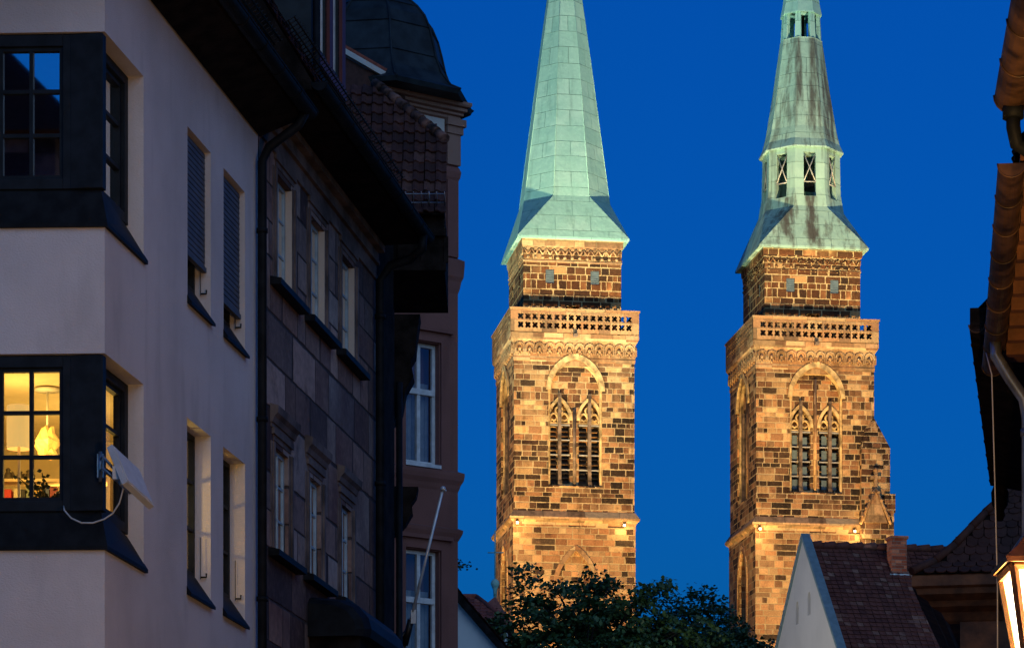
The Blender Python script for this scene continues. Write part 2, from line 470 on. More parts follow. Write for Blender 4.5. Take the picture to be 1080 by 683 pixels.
def window(parent, M, x0, x1, z0, z1, depth, mat, cols=2, rows=3, fw=.06, bar=.032, rowz=None, pane='glass', thick=.06, wide_mull=None, transom=None):
    m = MB(M); y0, y1 = depth, depth + thick
    m.box(x0, x0+fw, y0, y1, z0, z1); m.box(x1-fw, x1, y0, y1, z0, z1)
    m.box(x0+fw, x1-fw, y0, y1, z0, z0+fw); m.box(x0+fw, x1-fw, y0, y1, z1-fw, z1)
    b2 = (wide_mull or bar)/2
    for i in range(1, cols):
        x = x0 + (x1-x0)*i/cols
        m.box(x-b2, x+b2, y0-.004, y1-.004, z0+fw, z1-fw)
    zs = rowz if rowz is not None else [z0 + (z1-z0)*j/rows for j in range(1, rows)]
    for z in zs:
        m.box(x0+fw, x1-fw, y0+.006, y1-.010, z-bar/2, z+bar/2)
    if transom:
        m.box(x0+fw*.5, x1-fw*.5, y0-.03, y1-.02, transom-.05, transom+.05)
    w = m.build('window', mat, parent)
    g = MB(M); yp = y0 + thick*.6
    g.add([(x0+.01, yp, z0+.01), (x1-.01, yp, z0+.01), (x1-.01, yp, z1-.01), (x0+.01, yp, z1-.01)], [(0,1,2,3)])
    g.build('pane', MT[pane], w)
    return w

def arch(xc, hw, z0, zs, za, n=8):
    """pointed-arch outline, anticlockwise from the lower left"""
    pts = [(xc - hw, z0), (xc + hw, z0)]
    for i in range(n + 1):
        a = i/n; pts.append((xc + hw*math.cos(a*math.pi/2)**.85, zs + (za - zs)*math.sin(a*math.pi/2)**1.0))
    for i in range(n - 1, -1, -1):
        a = i/n; pts.append((xc - hw*math.cos(a*math.pi/2)**.85, zs + (za - zs)*math.sin(a*math.pi/2)**1.0))
    return pts
def garch(xc, hw, z0, zs, za, n=8):
    """gothic two-centred arch"""
    h = za - zs; r = (hw*hw + h*h)/(2*hw)
    pts = [(xc - hw, z0), (xc + hw, z0)]
    cr = xc + hw - r; amax = math.atan2(h, r - hw)
    for i in range(n + 1):
        a = amax*i/n; pts.append((cr + r*math.cos(a), zs + r*math.sin(a)))
    cl = xc - hw + r
    for i in range(n - 1, -1, -1):
        a = amax*i/n; pts.append((cl - r*math.cos(a), zs + r*math.sin(a)))
    return pts

def arch_ring(mb, xc, hw, z0, zs, za, wid, y0, y1, n=8, legs=True):
    o = garch(xc, hw, z0, zs, za, n)[1:] + [(xc - hw, z0)]
    k = (hw - wid)/hw
    i_ = garch(xc, hw - wid, z0, zs, za - wid*1.25, n)[1:] + [(xc - hw + wid, z0)]
    if not legs: o = o[1:-1]; i_ = i_[1:-1]
    for a in range(len(o) - 1):
        p = [o[a], o[a+1], i_[a+1], i_[a]]
        mb.add([(x, y0, z) for x, z in p] + [(x, y1, z) for x, z in p],
               [(0,1,2,3), (4,5,6,7), (0,1,5,4), (2,3,7,6), (1,2,6,5), (3,0,4,7)])

def gutter(mb, P0, P1, r, n=10, bead=True):
    """half-round gutter between two points, open on top, closed at both ends"""
    P0 = Vector(P0); P1 = Vector(P1); d = (P1-P0).normalized(); s = d.cross(Vector((0,0,1))).normalized(); up = Vector((0,0,1))
    def ring(P, rr): return [tuple(P + s*rr*math.cos(math.pi*i/n) - up*rr*math.sin(math.pi*i/n)) for i in range(n+1)]
    A, B = ring(P0, r), ring(P1, r); a, b = ring(P0, r*.92), ring(P1, r*.92); m = n+1
    pts = A + B + a + b
    fs = []
    for i in range(n):
        fs += [(i, i+1, m+i+1, m+i), (2*m+i, 2*m+i+1, 3*m+i+1, 3*m+i)]
    fs += [tuple(range(m)), tuple(range(m, 2*m)), (0, m, 3*m, 2*m), (n, m+n, 3*m+n, 2*m+n)]
    mb.add(pts, fs, smooth=False)
    if bead:
        mb.tube([P0 + s*r, P1 + s*r], r*.12, 6)
        L = (P1-P0).length; k = max(2, int(L/.75))
        for j in range(k+1):
            P = P0 + d*(L*j/k)
            mb.tube([tuple(P + s*r*1.04*math.cos(math.pi*i/n) - up*r*1.04*math.sin(math.pi*i/n)) for i in range(n+1)], r*.06, 5)

# ================================================================== SETTING: ground
g = MB(); g.add([(-2500,-2500,0),(2500,-2500,0),(2500,2500,0),(-2500,2500,0)], [(0,1,2,3)])
tag(g.build('ground', MT['asphalt']), kind='structure')
sd = Vector((math.sin(R(8.8)), math.cos(R(8.8)), 0)); sn = Vector((sd.y, -sd.x, 0))
C0 = Vector((-3.79, 30, 0))
g = MB()
a = C0 + sn*1.2 - sd*60; b = C0 + sn*7.2 - sd*60
g.add([tuple(a + Vector((0,0,.004))), tuple(b + Vector((0,0,.004))), tuple(b + sd*150 + Vector((0,0,.004))), tuple(a + sd*150 + Vector((0,0,.004)))], [(0,1,2,3)])
tag(g.build('street', MT['cobble']), kind='structure')
for off, nm in ((0.02, 'pavement'), (7.2, 'pavement')):
    g = MB(); p = C0 + sn*off - sd*60; q = C0 + sn*(off + 1.18) - sd*60
    g.prism([(p.x, p.y), (q.x, q.y), ((q + sd*150).x, (q + sd*150).y), ((p + sd*150).x, (p + sd*150).y)], -.05, .12)
    tag(g.build(nm, MT['granite']), kind='structure')

# ================================================================== CHURCH TOWERS
TH = R(8.5)
E_ = Vector((math.cos(TH), math.sin(TH), 0)); D_ = Vector((-math.sin(TH), math.cos(TH), 0))
A = 3.9

def octring(ap, z, rot=0, c=(0, 0)):
    r = ap/math.cos(R(22.5))
    return [(c[0] + r*math.cos(R(22.5 + 45*i + rot)), c[1] + r*math.sin(R(22.5 + 45*i + rot)), z) for i in range(8)]

def sqring(a, z): return [(-a,-a,z),(a,-a,z),(a,a,z),(-a,a,z)]

def broach(mb, a, z0, ap, z1):
    s = [(a*sx, a*sy, z0) for sx, sy in ((1,1),(-1,1),(-1,-1),(1,-1))]
    o = octring(ap, z1)
    # o[0] at 22.5 deg, o[1] at 67.5 (corner +,+ between them)
    pts = s + o; fs = []
    for k in range(4):
        i, j = 2*k, 2*k + 1
        fs.append((k, 4 + i, 4 + j))                                   # corner triangle
        fs.append((k, 4 + j, 4 + (j + 1) % 8, (k + 1) % 4))            # side trapezoid
    fs.append((0,1,2,3)); fs.append(tuple(range(4, 12)))
    mb.add(pts, fs)

def lathe8(mb, prof, **k): mb.loft([octring(r, z) for r, z in prof], **k)

def parapet(mb, M, hw, z0, z1, cells, rows):
    """pierced parapet panel: cells x rows quatrefoils between plain rails"""
    m = mb; m.M = M
    t0, t1 = 0.0, .22
    rail_b, rail_t, side = .17, .15, .42
    m.box(-hw, hw, t0, t1, z0, z0+rail_b); m.box(-hw, hw, t0, t1, z1-rail_t, z1)
    zb, zt = z0+rail_b, z1-rail_t
    m.box(-hw, -hw+side, t0, t1, zb, zt); m.box(hw-side, hw, t0, t1, zb, zt)
    W = 2*(hw-side); cw = W/cells; ch = (zt-zb)/rows
    K = 16
    for r in range(rows):
        for c in range(cells):
            cx = -hw+side+cw*(c+.5); cz = zb+ch*(r+.5)
            out, inn = [], []
            for k in range(K):
                a = 2*math.pi*k/K + R(45)
                ca, sa = math.cos(a), math.sin(a); q = 1/max(abs(ca), abs(sa))
                out.append((cx+ca*q*cw/2, cz+sa*q*ch/2))
                f = .36 + .10*math.cos(4*(a))
                g_ = .47*(0.55 + .48*abs(math.cos(2*a + math.pi/2)))
                inn.append((cx+ca*g_*cw*1.02, cz+sa*g_*ch*1.02))
            pts = [(x, t0, z) for x, z in out] + [(x, t0, z) for x, z in inn] + [(x, t1, z) for x, z in out] + [(x, t1, z) for x, z in inn]
            fs = []
            for k in range(K):
                n = (k+1) % K
                fs += [(k, n, K+n, K+k), (2*K+k, 2*K+n, 3*K+n, 3*K+k), (K+k, K+n, 3*K+n, 3*K+k)]
            m.add(pts, fs)

def build_tower(label, loc, right):
    t = thing('church_tower', label, 'church tower', loc, TH, 'pair of church towers')
    faceM = [Matrix.Rotation(R(90*k), 4, 'Z') @ Matrix.Translation((0, -A, 0)) for k in range(4)]   # 0 front, 1 right, 2 back, 3 left
    # --- shaft below the string course
    m = MB(); m.box(-A-.06, A+.06, -A-.06, A+.06, 0, 37.15)
    cuts = []
    for k in (0, 3, 1):
        c = MB(faceM[k]); c.prism(garch(.1, 1.25, 28.2, 32.6 if k == 0 else 34.0, 35.1 if k == 0 else 36.0), -.4, .30 if not (right and k == 3) else .6, 'y'); cuts.append(c)
    m.build('shaft', MT['tower_shaft'], t, cut=cuts)
    for k in (0, 3, 1):
        hood = MB(faceM[k])
        arch_ring(hood, .1, 1.55, 28.2, 32.6 if k == 0 else 34.0, 35.5 if k == 0 else 36.4, .30, -.13, .02, legs=(k != 0))
        hood.build('window_hood', MT['trim_stone'], t)
    # --- string course: sloped top and moulded underside
    m = MB()
    prof = [(A+.06, 36.75), (A+.10, 36.9), (A+.24, 37.02), (A+.30, 37.10), (A+.30, 37.22), (A+.03, 37.62), (A-.2, 37.62)]
    m.loft([sqring(r, z) for r, z in prof], False, False)
    m.build('string_course', MT['trim_stone'], t)
    # --- belfry
    xc, LW, LC = .06, .68, .97
    m = MB(); m.box(-A, A, -A, A, 37.3, 48.2)
    cuts = []
    for k in (0, 3, 1):
        c = MB(faceM[k]); c.prism(garch(xc, 1.74, 39.25, 45.3, 47.35, 12), -.4, .38, 'y'); cuts.append(c)
        for sx in (-1, 1):
            c = MB(faceM[k]); c.prism(garch(xc+sx*LC, LW, 39.45, 43.5, 44.75, 8), .25, 1.4, 'y'); cuts.append(c)
    m.build('belfry', MT['tower_belfry'], t, cut=cuts)
    for k in (0, 3, 1):
        m = MB(faceM[k])
        arch_ring(m, xc, 1.90, 45.2, 45.35, 47.70, .30, -.12, .06, 12, legs=False)
        arch_ring(m, xc, 1.73, 39.3, 45.3, 47.3, .13, .12, .40, 12)
        m.build('arch_moulding', MT['arch_stone'], t)
        for sx in (-1, 1):
            cx = xc+sx*LC
            w = MB(faceM[k])
            arch_ring(w, cx, LW+.16, 39.45, 43.5, 45.0, .19, .26, .46, 8, legs=False)
            # tracery: two little arches under a circle
            for q in (-1, 1):
                pts = [(cx+q*LW*.5 + LW*.46*math.cos(a), .52, 43.35 + .62*math.sin(a)) for a in [math.pi*i/8 for i in range(9)]]
                w.tube(pts, .085, 6)
                w.tube([(cx+q*LW*.5-.18, .52, 43.62), (cx+q*LW*.5, .52, 43.5), (cx+q*LW*.5+.18, .52, 43.62)], .07, 6)
            pts = [(cx+.24*math.cos(a), .52, 44.15+.26*math.sin(a)) for a in [2*math.pi*i/10 for i in range(11)]]
            w.tube(pts, .075, 6)
            w.box(cx-LW, cx+LW, .46, .58, 43.2, 43.38)
            win = w.build('window', MT['arch_stone'], t)
            s = MB(faceM[k])
            s.box(cx-.10, cx+.10, .16, .46, 39.25, 45.2); s.box(cx-.13, cx+.13, .12, .2, 39.25, 39.6)
            s.build('mullion', MT['stone_shaft'], win)
            lo = MB(faceM[k])
            z = 39.55
            while z < 43.3:
                for q in (-1, 1):
                    xa, xb = (cx-LW+.02, cx-.13) if q < 0 else (cx+.13, cx+LW-.02)
                    lo.add([(xa, .66, z), (xb, .66, z), (xb, 1.0, z+.26), (xa, 1.0, z+.26), (xa, .66, z+.03), (xb, .66, z+.03), (xb, 1.0, z+.29), (xa, 1.0, z+.29)],
                           [(0,1,2,3),(4,5,6,7),(0,1,5,4),(2,3,7,6),(0,3,7,4),(1,2,6,5)])
                z += .3
            lo.build('louver', MT['louver'], win)
            for z in (40.35, 41.3, 42.25, 43.2):
                ba = MB(faceM[k]); ba.box(cx-LW, cx+LW, .40, .48, z-.035, z+.035)
                ba.build('crossbar', MT['iron_light'], win)
            if right:
                for q in (-1, 1):
                    xa = cx-LW+.2 if q < 0 else cx+.16
                    for z in (39.55, 40.5, 41.45, 42.4):
                        sh = MB(faceM[k]); sh.box(xa, xa+.34, .58, .63, z, z+(.62 if q < 0 else .5))
                        sh.build('shutter', MT['shutter_blue'], win)
        # central pier shaft
        m = MB(faceM[k]); m.tube([(xc, .30, 39.25), (xc, .30, 46.6 if right else 44.2)], .11, 8); m.build('pier_shaft', MT['trim_stone'] if right else MT['stone_shaft'], t)
    # --- corbelled cornice with ornament frieze
    m = MB()
    prof = [(A-.1, 46.9), (A+.03, 47.2), (A+.05, 47.35), (A+.02, 47.45), (A+.04, 48.3), (A+.18, 48.5), (A+.24, 48.62), (A+.25, 48.9), (A-.2, 48.95)]
    m.loft([sqring(r, z) for r, z in prof], False, True)
    m.build('cornice', MT['trim_stone'], t)
    m = MB()
    for k in range(4):
        m.M = faceM[k]; n = 12
        for i in range(n):
            x = -A+.36 + (2*A-.72)*i/(n-1)
            arch_ring(m, x, .31, 47.62, 47.98, 48.34, .09, -.17, .0, 4)
            m.ball((x, -.07, 47.88), .15, 6, 4, 1.1); m.ball((x-.10, -.07, 47.72), .10, 6, 4); m.ball((x+.10, -.07, 47.72), .10, 6, 4); m.ball((x, -.06, 47.58), .09, 6, 4, 1.5)
    m.build('corbel_frieze', MT['trim_stone'], t)
    m = MB()
    for k in range(4):
        parapet(m, Matrix.Rotation(R(90*k), 4, 'Z') @ Matrix.Translation((0, -A-.25, 0)), A+.25-.001*k, 48.95, 50.35, 16 if not right else 16, 2)
    m.M = Matrix.Identity(4)
    m.loft([sqring(A+.31, 50.35), sqring(A+.31, 50.47), sqring(A+.0, 50.47), sqring(A+.0, 50.35)], False, False)
    m.build('parapet', MT['parapet_stone'], t)
    m = MB(); m.box(-.14, .14, -A-.62, -A-.2, 48.66, 48.84); m.build('water_spout', MT['stone_shaft'], t)
    # --- upper stage
    B = 3.17; faceB = [Matrix.Rotation(R(90*k), 4, 'Z') @ Matrix.Translation((0, -B, 0)) for k in range(4)]
    m = MB(); m.box(-B, B, -B, B, 48.9, 55.1)
    cuts = []
    for k in range(4):
        for x in (-1.46, 1.46):
            c = MB(faceB[k]); c.box(x-.28, x+.28, -.3, .25, 52.3, 53.2); cuts.append(c)
    c = MB(faceB[0]); c.box(-.42, .42, -.3, .6, 49.0, 50.95); cuts.append(c)
    m.build('upper_stage', MT['tower_upper'], t, cut=cuts)
    for k in range(4):
        for x in (-1.46, 1.46):
            s = MB(faceB[k]); s.box(x-.275, x+.275, .10, .16, 52.305, 53.195)
            for q in range(6): s.box(x-.26, x+.26, .07, .10, 52.36+q*.14, 52.42+q*.14)
            s.build('hatch', MT['shutter_blue'], t)
    m = MB()
    prof = [(B-.1, 53.55), (B+.04, 53.65), (B+.05, 53.75), (B+.02, 53.78)]
    m.loft([sqring(r, z) for r, z in prof], False, False)
    prof = [(B+.02, 54.55), (B+.10, 54.66), (B+.12, 54.8), (B+.12, 55.05), (B+.2, 55.14), (B-.3, 55.16)]
    m.loft([sqring(r, z) for r, z in prof], False, True)
    for k in range(4):
        m.M = faceB[k]; n = 13
        for i in range(n):
            x0 = -B+.05 + (2*B-.1)*i/n; x1 = -B+.05+(2*B-.1)*(i+1)/n; xm = (x0+x1)/2
            for a_, b_ in (((x0, 54.5), (xm, 54.1)), ((xm, 54.1), (x1, 54.5))):
                m.tube([(a_[0], -.02, a_[1]), (b_[0], -.02, b_[1])], .055, 5)
            m.ball((xm, -.0, 53.93), .12, 6, 4); m.box(xm-.1, xm+.1, -.09, .02, 54.40, 54.56)
    m.build('upper_frieze', MT['tower_upper'] if right else MT['trim_stone'], t)
    # --- spire
    cm = MT['copper_streaked'] if right else MT['copper_pale']
    m = MB()
    m.loft([sqring(3.62, 55.08), sqring(3.62, 55.2)], True, False)
    z1 = 58.05
    broach(m, 3.62, 55.2, 2.8 if not right else 2.62, z1)
    if not right:
        lathe8(m, [(2.8, z1), (2.35, 61.5), (1.62, 67.4), (.9, 72.9), (.1, 79.4)], cap0=False)
        m.build('spire', cm, t)
        m = MB(); m.ball((0,0,79.9), .4, 10, 6); m.tube([(0,0,79.4),(0,0,82.2)], .05, 6); m.box(-.6,.6,-.04,.04,81.3,81.4)
        m.build('finial', MT['dark_metal'], t)
        # raised seams running up the eight edges
        m = MB()
        o0, o1, o2 = octring(2.8, z1), octring(1.62, 67.4), octring(.9, 72.9)
        for i in range(8): m.tube([o0[i], o1[i], o2[i]], .018, 5)
        m.build('spire_seam', MT['copper_pale'], t)
    else:
        m.build('spire_base', cm, t)
        # lantern stage with eight openings
        m = MB(); lathe8(m, [(2.62, z1-.02), (2.42, 59.3), (2.36, 62.3)])
        inner = MB(); lathe8(inner, [(2.2, 58.4), (2.12, 59.3), (2.08, 62.0)])
        cuts = [inner]
        for k in range(8):
            c = MB(Matrix.Rotation(R(45*k), 4, 'Z')); c.box(-.40, .40, -3.4, -1.6, 58.75, 61.65); cuts.append(c)
        m.build('bell_lantern', cm, t, cut=cuts)
        for k in range(8):
            b = MB(Matrix.Rotation(R(45*k), 4, 'Z') @ Matrix.Translation((0, -2.42, 0)))
            b.tube([(-.38,.10,61.55),(.38,.03,59.75)], .04, 5); b.tube([(.38,.10,61.55),(-.38,.03,59.75)], .04, 5); b.tube([(-.4,.03,59.7),(.4,.03,59.7)], .045, 5)
            b.build('cross_brace', MT['iron_light'], t)
        m = MB(); lathe8(m, [(2.0, 62.05), (2.58, 61.93), (2.60, 62.0), (2.36, 62.55), (2.17, 63.4), (1.98, 64.6), (1.72, 66.3), (1.30, 69.35), (1.30, 69.45)])
        m.build('spire', cm, t)
        m = MB()
        for i, p in enumerate(octring(1.14, 0)):
            q = Vector((p[0], p[1], 0)); dn = q.normalized(); tn = Vector((-dn.y, dn.x, 0))
            pts0 = [tuple(q*.98 + tn*.21*s1 + dn*d1 + Vector((0,0,69.4))) for s1, d1 in ((-1,-.12),(1,-.12),(1,.12),(-1,.12))]
            pts1 = [tuple(q*.9 + tn*.17*s1 + dn*d1 + Vector((0,0,71.25))) for s1, d1 in ((-1,-.12),(1,-.12),(1,.12),(-1,.12))]
            m.loft([pts0, pts1])
        m.build('open_gallery', MT['copper_pale'], t)
        m = MB(); lathe8(m, [(.95, 71.22), (1.27, 71.1), (1.27, 71.18), (1.13, 71.9), (.85, 74.5), (.1, 80.5)])
        m.build('spire_top', MT['copper_pale'], t)
        m = MB(); m.tube([(0,0,69.3),(0,0,71.3)], .22, 8); m.tube([(0,0,58.3),(0,0,62.2)], .3, 8)
        m.build('central_mast', MT['timber'], t)
        bell = MB(); bell.lathe((.55,-.9,59.6), [(.62,0),(.5,.2),(.38,.6),(.3,.95),(.08,1.05)], 14); bell.build('bell', MT['brown_copper'], t)
    # --- small floodlights on the string course corners
    for x in (-3.75, 3.15 if not right else 2.5):
        f = MB(); f.box(x-.09, x+.09, -A-.48, -A-.26, 36.66, 36.84); f.tube([(x, -A-.35, 36.86), (x, -A-.2, 37.05)], .03, 6)
        fo = f.build('floodlight', MT['black_iron'], t)
        f = MB(); f.add([(x-.075, -A-.483, 36.68), (x+.075, -A-.483, 36.68), (x+.075, -A-.483, 36.825), (x-.075, -A-.483, 36.825)], [(0,1,2,3)])
        f.build('lens', MT['flood_lens'], fo)
    # --- stair turret with gablet at the right-hand corner
    if right:
        m = MB(); x0, x1, y0, y1 = 2.95, 4.85, -A-.42, -A+1.9
        m.box(x0, x1, y0, y1, 0, 42.2)
        m.add([(x0,y0,42.2),(x1,y0,42.2),(x1,y1,42.2),(x0,y1,42.2),(x0+.3,y0+.42,43.4),(A-.02,y0+.42,44.2),(A-.02,y1,44.2),(x0+.3,y1,43.4)],
              [(0,1,2,3),(4,5,6,7),(0,1,5,4),(1,2,6,5),(2,3,7,6),(3,0,4,7)])
        m.box(x0-.05, x1+.22, y0-.15, y1, 36.3, 38.0); m.box(x1-.4, x1+.3, y0-.2, y1, 38.0, 39.2)
        m.build('stair_turret', MT['tower_belfry'], t)
        m = MB()
        m.prism([(x0+.1, 37.3), (x1-.25, 37.3), ((x0+x1)/2-.08, 39.4)], y0-.28, y0-.02, 'y')
        gx = (x0+x1)/2-.08
        for q in (-1, 1):
            m.tube([(gx, y0-.3, 39.55), (gx+q*1.0, y0-.3, 37.2)], .10, 6)
            for j in range(4): m.ball((gx+q*(.18+.22*j), y0-.32, 39.25-j*.52), .13, 6, 4)
        m.box(gx-.1, gx+.1, y0-.35, y0-.15, 39.5, 40.6); m.box(gx-.32, gx+.32, y0-.33, y0-.17, 40.1, 40.3); m.ball((gx, y0-.25, 40.7), .17, 6, 4)
        m.build('gablet', MT['trim_stone'], t)
    return t

P1 = Vector((.12, 205, 0)); P2 = Vector((15.70, 207.3, 0))
T1 = build_tower('left floodlit sandstone tower with closed pale green copper spire', P1 + E_*A + D_*A, False)
T2 = build_tower('right floodlit sandstone tower whose streaked copper spire has open lantern windows', P2 + E_*A + D_*A, True)

# the floodlights that the towers show: warm beams from the square in front of them, plus added fills
def flood(loc, aim, power, col, size, blend=.5, rad=.6):
    d = bpy.data.lights.new('flood_fill_beam', 'SPOT'); d.energy = power*FLOOD; d.color = col
    d.spot_size = R(size); d.spot_blend = blend; d.shadow_soft_size = rad
    o = bpy.data.objects.new('flood_fill_beam', d); COL.objects.link(o); o.location = loc
    o.rotation_euler = (Vector(aim) - Vector(loc)).to_track_quat('-Z', 'Y').to_euler()
WARM = (1.0, .65, .24); PALE = (1.0, .84, .52)
for cx, kl in ((3.4, 1.0), (19.0, .55)):
    flood((cx-2.5, 176, 12), (cx+.4, 206, 34), 235000, WARM, 30, 1.0)
    flood((cx+2.0, 172, 13), (cx, 206, 47.5), 345000, WARM, 20, 1.0)
    flood((cx-30, 184, 14), (cx-2, 209, 42), 150000*kl, WARM, 26, 1.0)
    flood((cx+9, 170, 16), (cx, 209, 66), 500000, PALE, 28, .8)
    flood((cx-34, 186, 16), (cx-1, 210, 63), 260000*kl, (.75, 1.0, .80), 24, .8)  # added green-tinted fill, imitates sky light on the spires' left faces
flood((-6.5, 80, 9), (8.2, 94, 15.0), 15000, (1.0, .93, .76), 36, .8, .3)  # added spot from an unseen source, brightens the white gable
for (cx, cy), xs in (((3.40, 209.43), (-3.75, 3.15)), ((18.98, 211.73), (-3.75, 2.5))):
    for x in xs:
        q = E_*x - D_*(A+.75); flood_pt = bpy.data.lights.new('string_course_lamp', 'POINT')
        flood_pt.energy = 26; flood_pt.color = (1.0, .66, .26); flood_pt.shadow_soft_size = .12
        lo = bpy.data.objects.new('string_course_lamp', flood_pt); COL.objects.link(lo); lo.location = (cx+q.x, cy+q.y, 36.5)

# ================================================================== LEFT SIDE OF THE STREET
RZ = R(90 - 8.8)
SIDE = Matrix.Identity(4)                        # x along street, y into the house
FA = Matrix(((-.1136, .9935, 0, 0), (.9935, .1136, 0, 0), (0, 0, 1, 0), (0, 0, 0, 1)))   # x leftwards along the front, y into the house

house = thing('plastered_corner_house', 'white plastered corner house with lit corner window on the left of the street', 'house', C0, RZ)
ZU0, ZU1 = 9.93, 11.33       # upper corner window (glass zone), opening top
zt_u, zt_l = 11.32, 8.33
zs_u, zs_l = 9.50, 6.50      # lower edges of the aprons
plan = [(0,0), (6.18,0), (6.18,9.5), (-1.08,9.5)]
m = MB(); m.prism(plan, 0, 12.32)
cuts = []
for zt, zs in ((zt_u, zs_u), (zt_l, zs_l)):
    poly = [(-.4,-.2), (1.36,-.2), (1.36,.9), (.62,1.42), (-.55,1.42)]
    c = MB(); c.prism(poly, zs + .02, zt); cuts.append(c)
    c = MB(); c.box(.28, 5.2, .28, 4.6, zs - .75, zt + .24); cuts.append(c)
WIN4 = [(3.05, 4.02, 9.56, 11.33), (4.58, 5.56, 9.56, 11.33), (3.03, 4.02, 6.58, 8.345), (4.56, 5.56, 6.58, 8.345)]
for x0, x1, z0, z1 in WIN4:
    c = MB(); c.box(x0, x1, -.2, .45, z0, z1); cuts.append(c)
m.build('wall', MT['white_plaster'], house, cut=cuts)

def corner_window(zt, zs, lit):
    apron_top = zs + .37
    f = MB()
    # corner post, clad in dark boards
    f.prism([(.0, .02), (.12, .02), (.15, .33), (-.01, .33)], apron_top, zt-.01)
    f.M = FA
    f.box(.30, .40, .03, .14, apron_top, zt-.01); f.box(1.0, 1.42, .03, .16, apron_top, zt-.01)
    f.box(.40, 1.0, .03, .14, zt-.12, zt-.01); f.box(.40, 1.0, .03, .14, apron_top, apron_top+.10)
    f.M = SIDE
    f.box(.14, .40, .14, .28, apron_top, zt-.01); f.box(1.23, 1.345, .15, .27, apron_top, zt-.01)
    f.box(.40, 1.23, .15, .27, zt-.10, zt-.01); f.box(.40, 1.23, .15, .27, apron_top, apron_top+.10)
    fr = f.build('corner_frame', MT['dark_paint'], house, bevel=.006)
    z0, z1 = apron_top+.10, zt-.12
    window(fr, FA, .40, 1.0, z0, z1, .06, MT['dark_paint'], 2, 3, .035, .035, pane='glass_clear' if lit else 'glass_mirror')
    window(fr, SIDE, .40, 1.23, z0, zt-.10, .19, MT['dark_paint'], 1, 3, .045, .035, pane='glass_clear' if lit else 'glass_mirror')
    # sloped metal apron wrapping the corner
    a = MB()
    o = .035
    low = [(-.114*1.6 - o, 1.6, zs), (-o, -o, zs), (1.40, -o, zs)]
    low2 = [(x, y, z+.035) for x, y, z in low]
    top = [(-.114*1.6+.05, 1.6, apron_top), (.05, .05, apron_top), (1.345, .16, apron_top-.02)]
    bk = [(-.114*1.6+.2, 1.6, apron_top), (.2, .2, apron_top), (1.345, .3, apron_top-.02)]
    bot = [(-.114*1.6+.2, 1.6, zs), (.2, .2, zs), (1.40, .2, zs)]
    rings = [[low[i], low2[i], top[i], bk[i], bot[i]] for i in range(3)]
    a.loft(rings)
    a.build('apron', MT['dark_metal'], fr)
corner_window(zt_u, zs_u, False)
corner_window(zt_l, zs_l, True)

for i, (x0, x1, z0, z1) in enumerate(WIN4):
    w = window(house, SIDE, x0+.005, x1-.005, z0+.27, z1-.005, .17, MT['dark_paint'], 2, 3, .05, .03, pane='glass')
    s = MB()
    s.add([(x0-.02,-.05,z0-.06),(x1+.02,-.05,z0-.06),(x1+.02,-.05,z0-.03),(x0-.02,-.05,z0-.03),(x0+.002,.165,z0+.28),(x1-.002,.165,z0+.28),(x1-.002,.165,z0+.005),(x0+.002,.165,z0+.005)],
          [(0,1,2,3),(3,2,5,4),(4,5,6,7),(7,6,1,0),(0,3,4,7),(1,2,5,6)])
    s.build('sill', MT['dark_metal'], w)
    if i < 2:
        b = MB(); zb = z0 + (.55 if i == 0 else .42)
        z = z1-.02
        while z > zb:
            b.add([(x0+.02,.06,z),(x1-.02,.06,z),(x1-.02,.055,z-.05),(x0+.02,.055,z-.05),(x0+.02,.08,z-.055),(x1-.02,.08,z-.055)], [(0,1,2,3),(3,2,5,4)])
            z -= .058
        b.box(x0+.02, x1-.02, .04, .09, zb-.05, zb)
        b.build('roller_shutter', MT['shutter_dark'], w)
    h = MB(); h.tube([(x1-.03,.10,z0+.28),(x1-.03,.04,z0+.28),(x1-.03,.04,z0+.32)], .010, 6); h.tube([(x1-.035,.10,z0+.26),(x1-.035,.10,z0+.7)], .004, 5)
    h.build('shutter_rod', MT['black_iron'], w)

# roof over the corner house
def steep_roof(parent, x0, x1, ze, pitch, run, over, mat, tile=True, yo=0.0):
    k = math.tan(R(pitch))
    m = MB(); yb = yo - over
    m.prism([(yb, ze), (yb, ze+.10), (yo+run, ze+.10+k*(run+over)), (yo+2*run+over, ze+.1), (yo+2*run+over, ze)], x0, x1, 'x')
    r = m.build('roof', MT['timber'], parent)
    m = MB()
    V = Vector((0, math.cos(R(pitch)), math.sin(R(pitch)))); N = Vector((0, -math.sin(R(pitch)), math.cos(R(pitch))))
    tile_plane(m, (x0, yb, ze+.11), (1,0,0), V, N, x1-x0, min(6.5, (run+over)/math.cos(R(pitch))), .21, .28)
    m.build('tiles', mat, r)
    g_ = MB(); gutter(g_, (x0, yb-.09, ze+.08), (x1, yb-.09, ze+.08), .09); g_.build('gutter', MT['dark_metal'], r)
    g_ = MB(); sv = V
    for zz in (.06, .14):
        p = Vector((0, yb, ze+.12)) + V*.75 + N*(.05+zz)
        g_.tube([(x0+.1, p.y, p.z), (x1-.1, p.y, p.z)], .010, 5)
    n = int((x1-x0)/.12)
    for i in range(n):
        p = Vector((x0+.1+(x1-x0-.2)*i/(n-1), yb, ze+.12)) + V*.75
        a_ = p + N*.03; b_ = p + N*.22
        g_.tube([tuple(a_), tuple(b_)], .007, 4)
    g_.build('snow_guard', MT['black_iron'], r)
    return r
rf = steep_roof(house, -1.2, 6.2, 12.30, 59, 4.6, .50, MT['tile_dark'])
e = MB(); e.prism([(-.50, 12.30), (-.02, 12.30), (-.02, 12.12), (-.12, 12.16)], -1.1, 6.18, 'x'); e.build('eave_board', MT['timber'], rf)
p = MB(); px_ = 6.02
